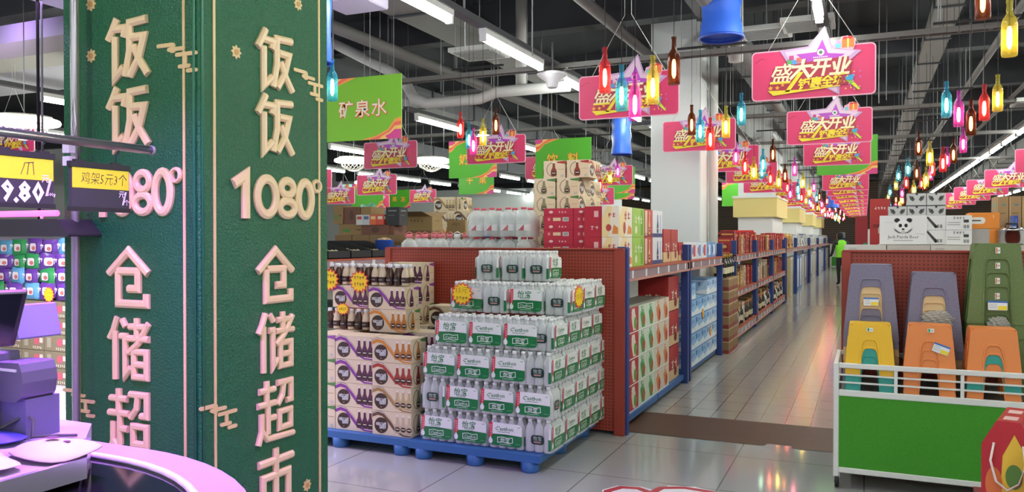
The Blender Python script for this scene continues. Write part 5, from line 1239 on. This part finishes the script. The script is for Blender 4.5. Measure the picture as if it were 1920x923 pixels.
EYE = P(('p', ((-.42, .75), (-.2, .7), (-.1, .45), (-.2, .3), (-.36, .45)), '#55565a'), ('p', ((.42, .75), (.2, .7), (.1, .45), (.2, .3), (.36, .45)), '#55565a'), ('p', ((-.06, .95), (.06, .95), (.05, .8), (-.05, .8)), '#303236'), ('r', 0, .97, 1, .06, '#3a3b3f'), ('e', -.24, .55, .07, .08, '#2a2a2c', .002), ('e', .24, .55, .07, .08, '#2a2a2c', .002))
b4 = kind('beer_carton', 'carton', 'grey and white beer cartons', .122, .2, .092, mat('#c9cacc', .5), EYE)
for L in range(4):
    for k in range(3 if L < 3 else 2): b4.at((.218+.126*k+(.126 if L == 3 else 0), 6.52, ZD+.0+.185*(L == -1)+.19+.094*L), 'grey and white carton with dark eye pattern, %s layer, %s from the left' % (OR[L], OR[k]))
for k in range(3): low[k % 2].at((.22+.265*k, 6.5, ZD), 'white carton under the grey and white beer cartons, %s from the left' % OR[k])
ob = kind('orange_box', 'box', 'orange boxes on the right rack', .17, .25, .105, mat('#e88a2a', .5), P(('p', [(x*.6-.25, .5+y) for x, y in rrect(0, 0, .9, .42, .18)], '#e9e6de'), ('r', -.3, .5, .35, .08, '#4a4a4c', .0016), ('r', .3, .75, .03, .2, '#f4c48a')))
ob.at((.72, 6.06, ZD+.19+.105), 'orange box with a white oval handle cut-out, upper of two'); 
o2 = kind('orange_box', 'box', 'orange boxes on the right rack', .18, .25, .103, mat('#e88a2a', .5), P(('r', -.2, .5, .6, .98, '#a9a6a2'))).at((.73, 6.06, ZD+.19), 'orange box with grey panel, lower of two')
rt = kind('red_carton', 'carton', None, .15, .15, .55, mat('#b5302e', .5), P(('t', '恒大冰泉', 0, .86, .6, '#f4dcd8'), ('r', .15, .55, .5, .12, '#c9b8b4'), ('r', -.2, .6, .3, .05, '#8a2222'))).at((.11, 7.1, ZD), 'tall red carton with white lettering behind the panda carton')
rt2 = kind('red_carton', 'carton', None, .1, .15, .42, mat('#9c2a30', .5), P(('r', .3, .3, .3, .3, '#3a9a7a'))).at((-.03, 7.6, ZD), 'narrower dark red carton left of the tall red one')
o = thing('cooking_pot', 'shiny steel cooking pot beside the green stools', 'pot', (.87, 6.05, ZD+.19))
MB().lathe([(.08, 0), (.085, .01), (.085, .09), (.088, .092)], mat('#c9c9cc', .15, 1.), n=24).build('body', o); MB().lathe([(.088, .092), (.06, .108), (.012, .114)], mat('#c9c9cc', .12, 1.), n=24).build('lid', o)
MB().tube([(-.035, 0, .112), (-.03, 0, .135), (.03, 0, .135), (.035, 0, .112)], .006, BLACK, 8).build('lid_handle', o)
kr = kind('book_carton', 'carton', 'upright kraft cartons at the right edge', .09, .3, .3, KRAFT, P(('r', 0, .5, .5, .04, '#8a6c44'), ('e', .1, .75, .2, .1, '#5a8a8a'), ('r', -.42, .5, .06, .98, '#c9ad80')))
for L in range(2):
    for k in range(6): o = kr.at((1.09+.095*k, 8.05, ZD+.0+.30*L), 'upright kraft carton at the right edge, %s layer, %s from the left' % (('lower', 'upper')[L], OR[k])); o.scale = (1, 1, .98)
kind('blue_box', 'box', None, .03, .2, .27, mat('#2b4aa0', .4), P(('r', 0, .5, .3, .8, '#5a7ad0'))).at((1.155, 7.8, ZD+.15), 'narrow blue box before the kraft cartons')
for k in range(9):
    q = APP[(0, 1, 2, 0, 3, 1, 0, 2, 1)[k]]; q.at((.36+.3*(k % 2), 8.7+1.3*k, 1.252), '%s appliance box on the right racks, %s from the front' % (('white', 'grey-white', 'amber', 'white', 'red', 'grey-white', 'white', 'amber', 'grey-white')[k], OR[k]))
# ------------------------------------------------------------------ red gift boxes at the lower right
GR = mat('#b8242c', .35); GY = mat('#e8c63a', .4); GP = mat('#c94a3c', .4)
gk = thing('gift_pack', 'x', 'gift box', group='red gift boxes at the lower right')
w, d, h = .19, .33, .36
prof = [(-w/2, 0), (w/2, 0), (w/2, h*.72), (w*.22, h), (-w*.22, h), (-w/2, h*.72)]
MB().prism(fmy((0, 0, 0)), prof, -d, 0, GR).build('box_body', gk, bevel=.004)
m = MB(); F = fmy((0, 0, 0))
m.poly(F, [(-.03, .02), (.05, .02), (.075, .2), (.02, .31), (-.02, .22)], GY, .001); m.poly(F, ell(.02, .14, .03, .05), mat('#5a8a3c'), .002); m.poly(F, ell(-.05, .1, .03, .07), mat('#d8763a'), .0015); m.poly(F, ell(.05, .05, .03, .03), mat('#e8a83a'), .0025)
n_ = math.hypot(w*.28, h*.28); G = fr((w*.36, d/2, h*.86), (0, 1, 0), (-w*.28, 0, h*.28))
for a in (-.09, .05): m.poly(G, rect(a, .0, .09, .05), mat('#e8b8b0'), .001); m.poly(G, rect(a, .035, .09, .02), mat('#d8848a'), .001)
T = fpz((0, d/2, h)); 
for a in (-.09, .06): m.poly(T, rect(0, a, .05, .08), mat('#e2b4b0'), .001)
m.build('print', gk)
for y in (.006,):
    MB().tube([(-.05, -.004, .27), (-.06, -.02, .2), (-.04, -.025, .12), (0, -.026, .09), (.04, -.025, .12), (.06, -.02, .2), (.05, -.004, .27)], .005, mat('#f0e6da', .5), 6).build('carry_cord', gk)
GK = Kind(gk)
GK.at((.53, 3.72, .40), 'red gift box with white carry cord, nearest the trolley', rz=-.25)
GK.at((.67, 3.52, .38), 'red gift box with yellow print, in front of the other', rz=-.2)
GK.at((.78, 3.74, .40), 'red gift box at the right frame edge behind the front one', rz=-.25)
o = thing('low_stand', 'low dark stand carrying the red gift boxes', 'stand', (.75, 3.75, 0))
MB().box(-.3, .4, -.32, .36, .34, .378, mat('#7a2428', .5)).build('stand_top', o)
for x in (-.27, .37):
    for y in (-.29, .33): MB().box(x-.02, x+.02, y-.02, y+.02, 0, .34, CHAR).build('leg', o)

# ------------------------------------------------------------------ floor sticker at the bottom edge
m = MB(); T = fr((-1.1, 4.68, .001), (.914, .405, 0), (-.405, .914, 0)); RD = mat('#c0454e', .3)
m.prism(T, [(-.38, -.2), (-.36, -.02), (-.26, .06), (-.12, .04), (-.05, -.02), (.05, .06), (.2, .04), (.3, -.04), (.36, -.2)], 0, .001, WHITE)
m.sweep((Vector((-1.1, 4.68, .002)), *T[1:]), [(-.36, -.2), (-.33, -.04), (-.24, .03), (-.14, .01), (-.08, -.08), (0, .02), (.14, .02), (.28, -.06), (.33, -.2)], .045, .001, RD)
tag(m.build('floor_sticker'), 'round-lettered red and white floor sticker at the bottom edge', 'floor sticker')

# ------------------------------------------------------------------ far end of the aisle
for k in range(2):
    o = thing('white_cabinet', ('white cabinet with green door at the far end of the aisle', 'white wall cabinet stacked on the green-doored one at the aisle end')[k], 'cabinet', (-1.33, 44.0, .0 if k == 0 else .60))
    MB().box(-.33, .33, 0, .5, 0, .58, WHITE).build('body', o)
    MB().box(-.24, .24, -.02, 0, .06, .52, mat('#3f9a3a', .5) if k == 0 else mat('#cfd2d4')).build('door', o)
    MB().box(.18, .2, -.035, -.02, .25, .33, GREY).build('handle', o)
o = thing('blue_screen', 'small pale sign board on the wall unit at the far end', 'sign', (-1.15, 47, 1.3)); MB().box(-.16, .16, 0, .03, 0, .5, mat('#bcd8d4')).build('panel', o); MB().box(-.16, .16, -.005, 0, 0, .2, mat('#3a5a9a')).build('lower_panel', o); MB().box(-.02, .02, 0, .03, -1.3, 0, GREY).build('post', o)

# person in a green vest far down the aisle
per = thing('person', 'person with dark hair and bright green vest bending far down the aisle', 'person', (-.66, 27, 0), rz=PI+.5)
me = bpy.data.meshes.new('body')
J = [((0, 0, .92), .13), ((0, -.03, 1.12), .14), ((0, -.07, 1.30), .15), ((0, -.1, 1.42), .07), ((0, -.14, 1.50), .06),
     ((.1, 0, .86), .1), ((.11, -.02, .48), .065), ((.11, .02, .09), .045), ((.11, -.12, .04), .035), ((-.1, 0, .86), .1), ((-.11, -.04, .48), .065), ((-.11, 0, .09), .045), ((-.11, -.14, .04), .035),
     ((.2, -.08, 1.36), .065), ((.25, -.1, 1.1), .05), ((.2, -.3, .95), .038), ((.19, -.37, .93), .03), ((-.2, -.08, 1.36), .065), ((-.25, -.1, 1.1), .05), ((-.2, -.3, .95), .038), ((-.19, -.37, .93), .03)]
E_ = [(0, 1), (1, 2), (2, 3), (3, 4), (0, 5), (5, 6), (6, 7), (7, 8), (0, 9), (9, 10), (10, 11), (11, 12), (2, 13), (13, 14), (14, 15), (15, 16), (2, 17), (17, 18), (18, 19), (19, 20)]
b0 = 16
for s, hb in ((1, 16), (-1, 20)):
    hx, hy, hz = J[hb][0]
    for k in range(5):
        J.append(((hx+s*(.02-.014*k)*(1), hy-.02, hz-.01), .009)); J.append(((hx+s*(.028-.016*k), hy-.05-.01*(k % 3), hz-.035), .008))
        E_.append((hb, len(J)-2)); E_.append((len(J)-2, len(J)-1))
me.from_pydata([j[0] for j in J], E_, []); body = bpy.data.objects.new('body', me); COL.objects.link(body); body.parent = per
sk = body.modifiers.new('skin', 'SKIN'); body.modifiers.new('sub', 'SUBSURF').render_levels = 1
for v_, j in zip(me.skin_vertices[0].data, J): v_.radius = (j[1], j[1]); v_.use_root = False
me.skin_vertices[0].data[0].use_root = True
me.materials.append(mat('#26282e', .8))
MB().lathe([(.02, -.12), (.06, -.1), (.082, -.03), (.085, .04), (.06, .1), (.01, .12)], mat('#c99a7c', .6), (0, -.17, 1.54), 16).build('head', per)
m = MB().lathe([(.06, -.1), (.088, -.05), (.096, .03), (.072, .105), (.01, .132)], mat('#17151a', .8), (0, -.132, 1.55), 16); m.build('hair', per)
m = MB(); F = fmy((0, -.17, 1.54))
for sx in (-.03, .03): m.lathe([(.004, -.012), (.011, 0), (.004, .012)], BLACK, (sx, -.25, 1.55), 8)
m.lathe([(.004, -.02), (.013, 0), (.003, .016)], mat('#c99a7c', .6), (0, -.258, 1.525), 8); m.box(-.022, .022, -.252, -.246, 1.488, 1.494, mat('#8a4a44')); m.build('face', per)
for s in (-1, 1): MB().lathe([(.004, -.022), (.014, 0), (.004, .022)], mat('#c99a7c', .6), (s*.086, -.16, 1.54), 8).build('ear', per)
m = MB(); n = 16; vs = []
for z, rx, ry, oy in ((.88, .19, .16, 0), (1.05, .18, .155, -.02), (1.25, .195, .165, -.06), (1.38, .17, .13, -.09), (1.43, .1, .09, -.1)): vs += [(rx*math.cos(2*PI*i/n), oy+ry*math.sin(2*PI*i/n), z) for i in range(n)]
m.add(vs, [(j*n+i, j*n+(i+1) % n, (j+1)*n+(i+1) % n, (j+1)*n+i) for j in range(4) for i in range(n)], mat('#7fdc2a', .6), True); m.build('vest', per)

# drop prototypes that were never placed
for k in KINDS:
    if not k.u[0]:
        for o in list(k.p.children_recursive)+[k.p]: bpy.data.objects.remove(o)
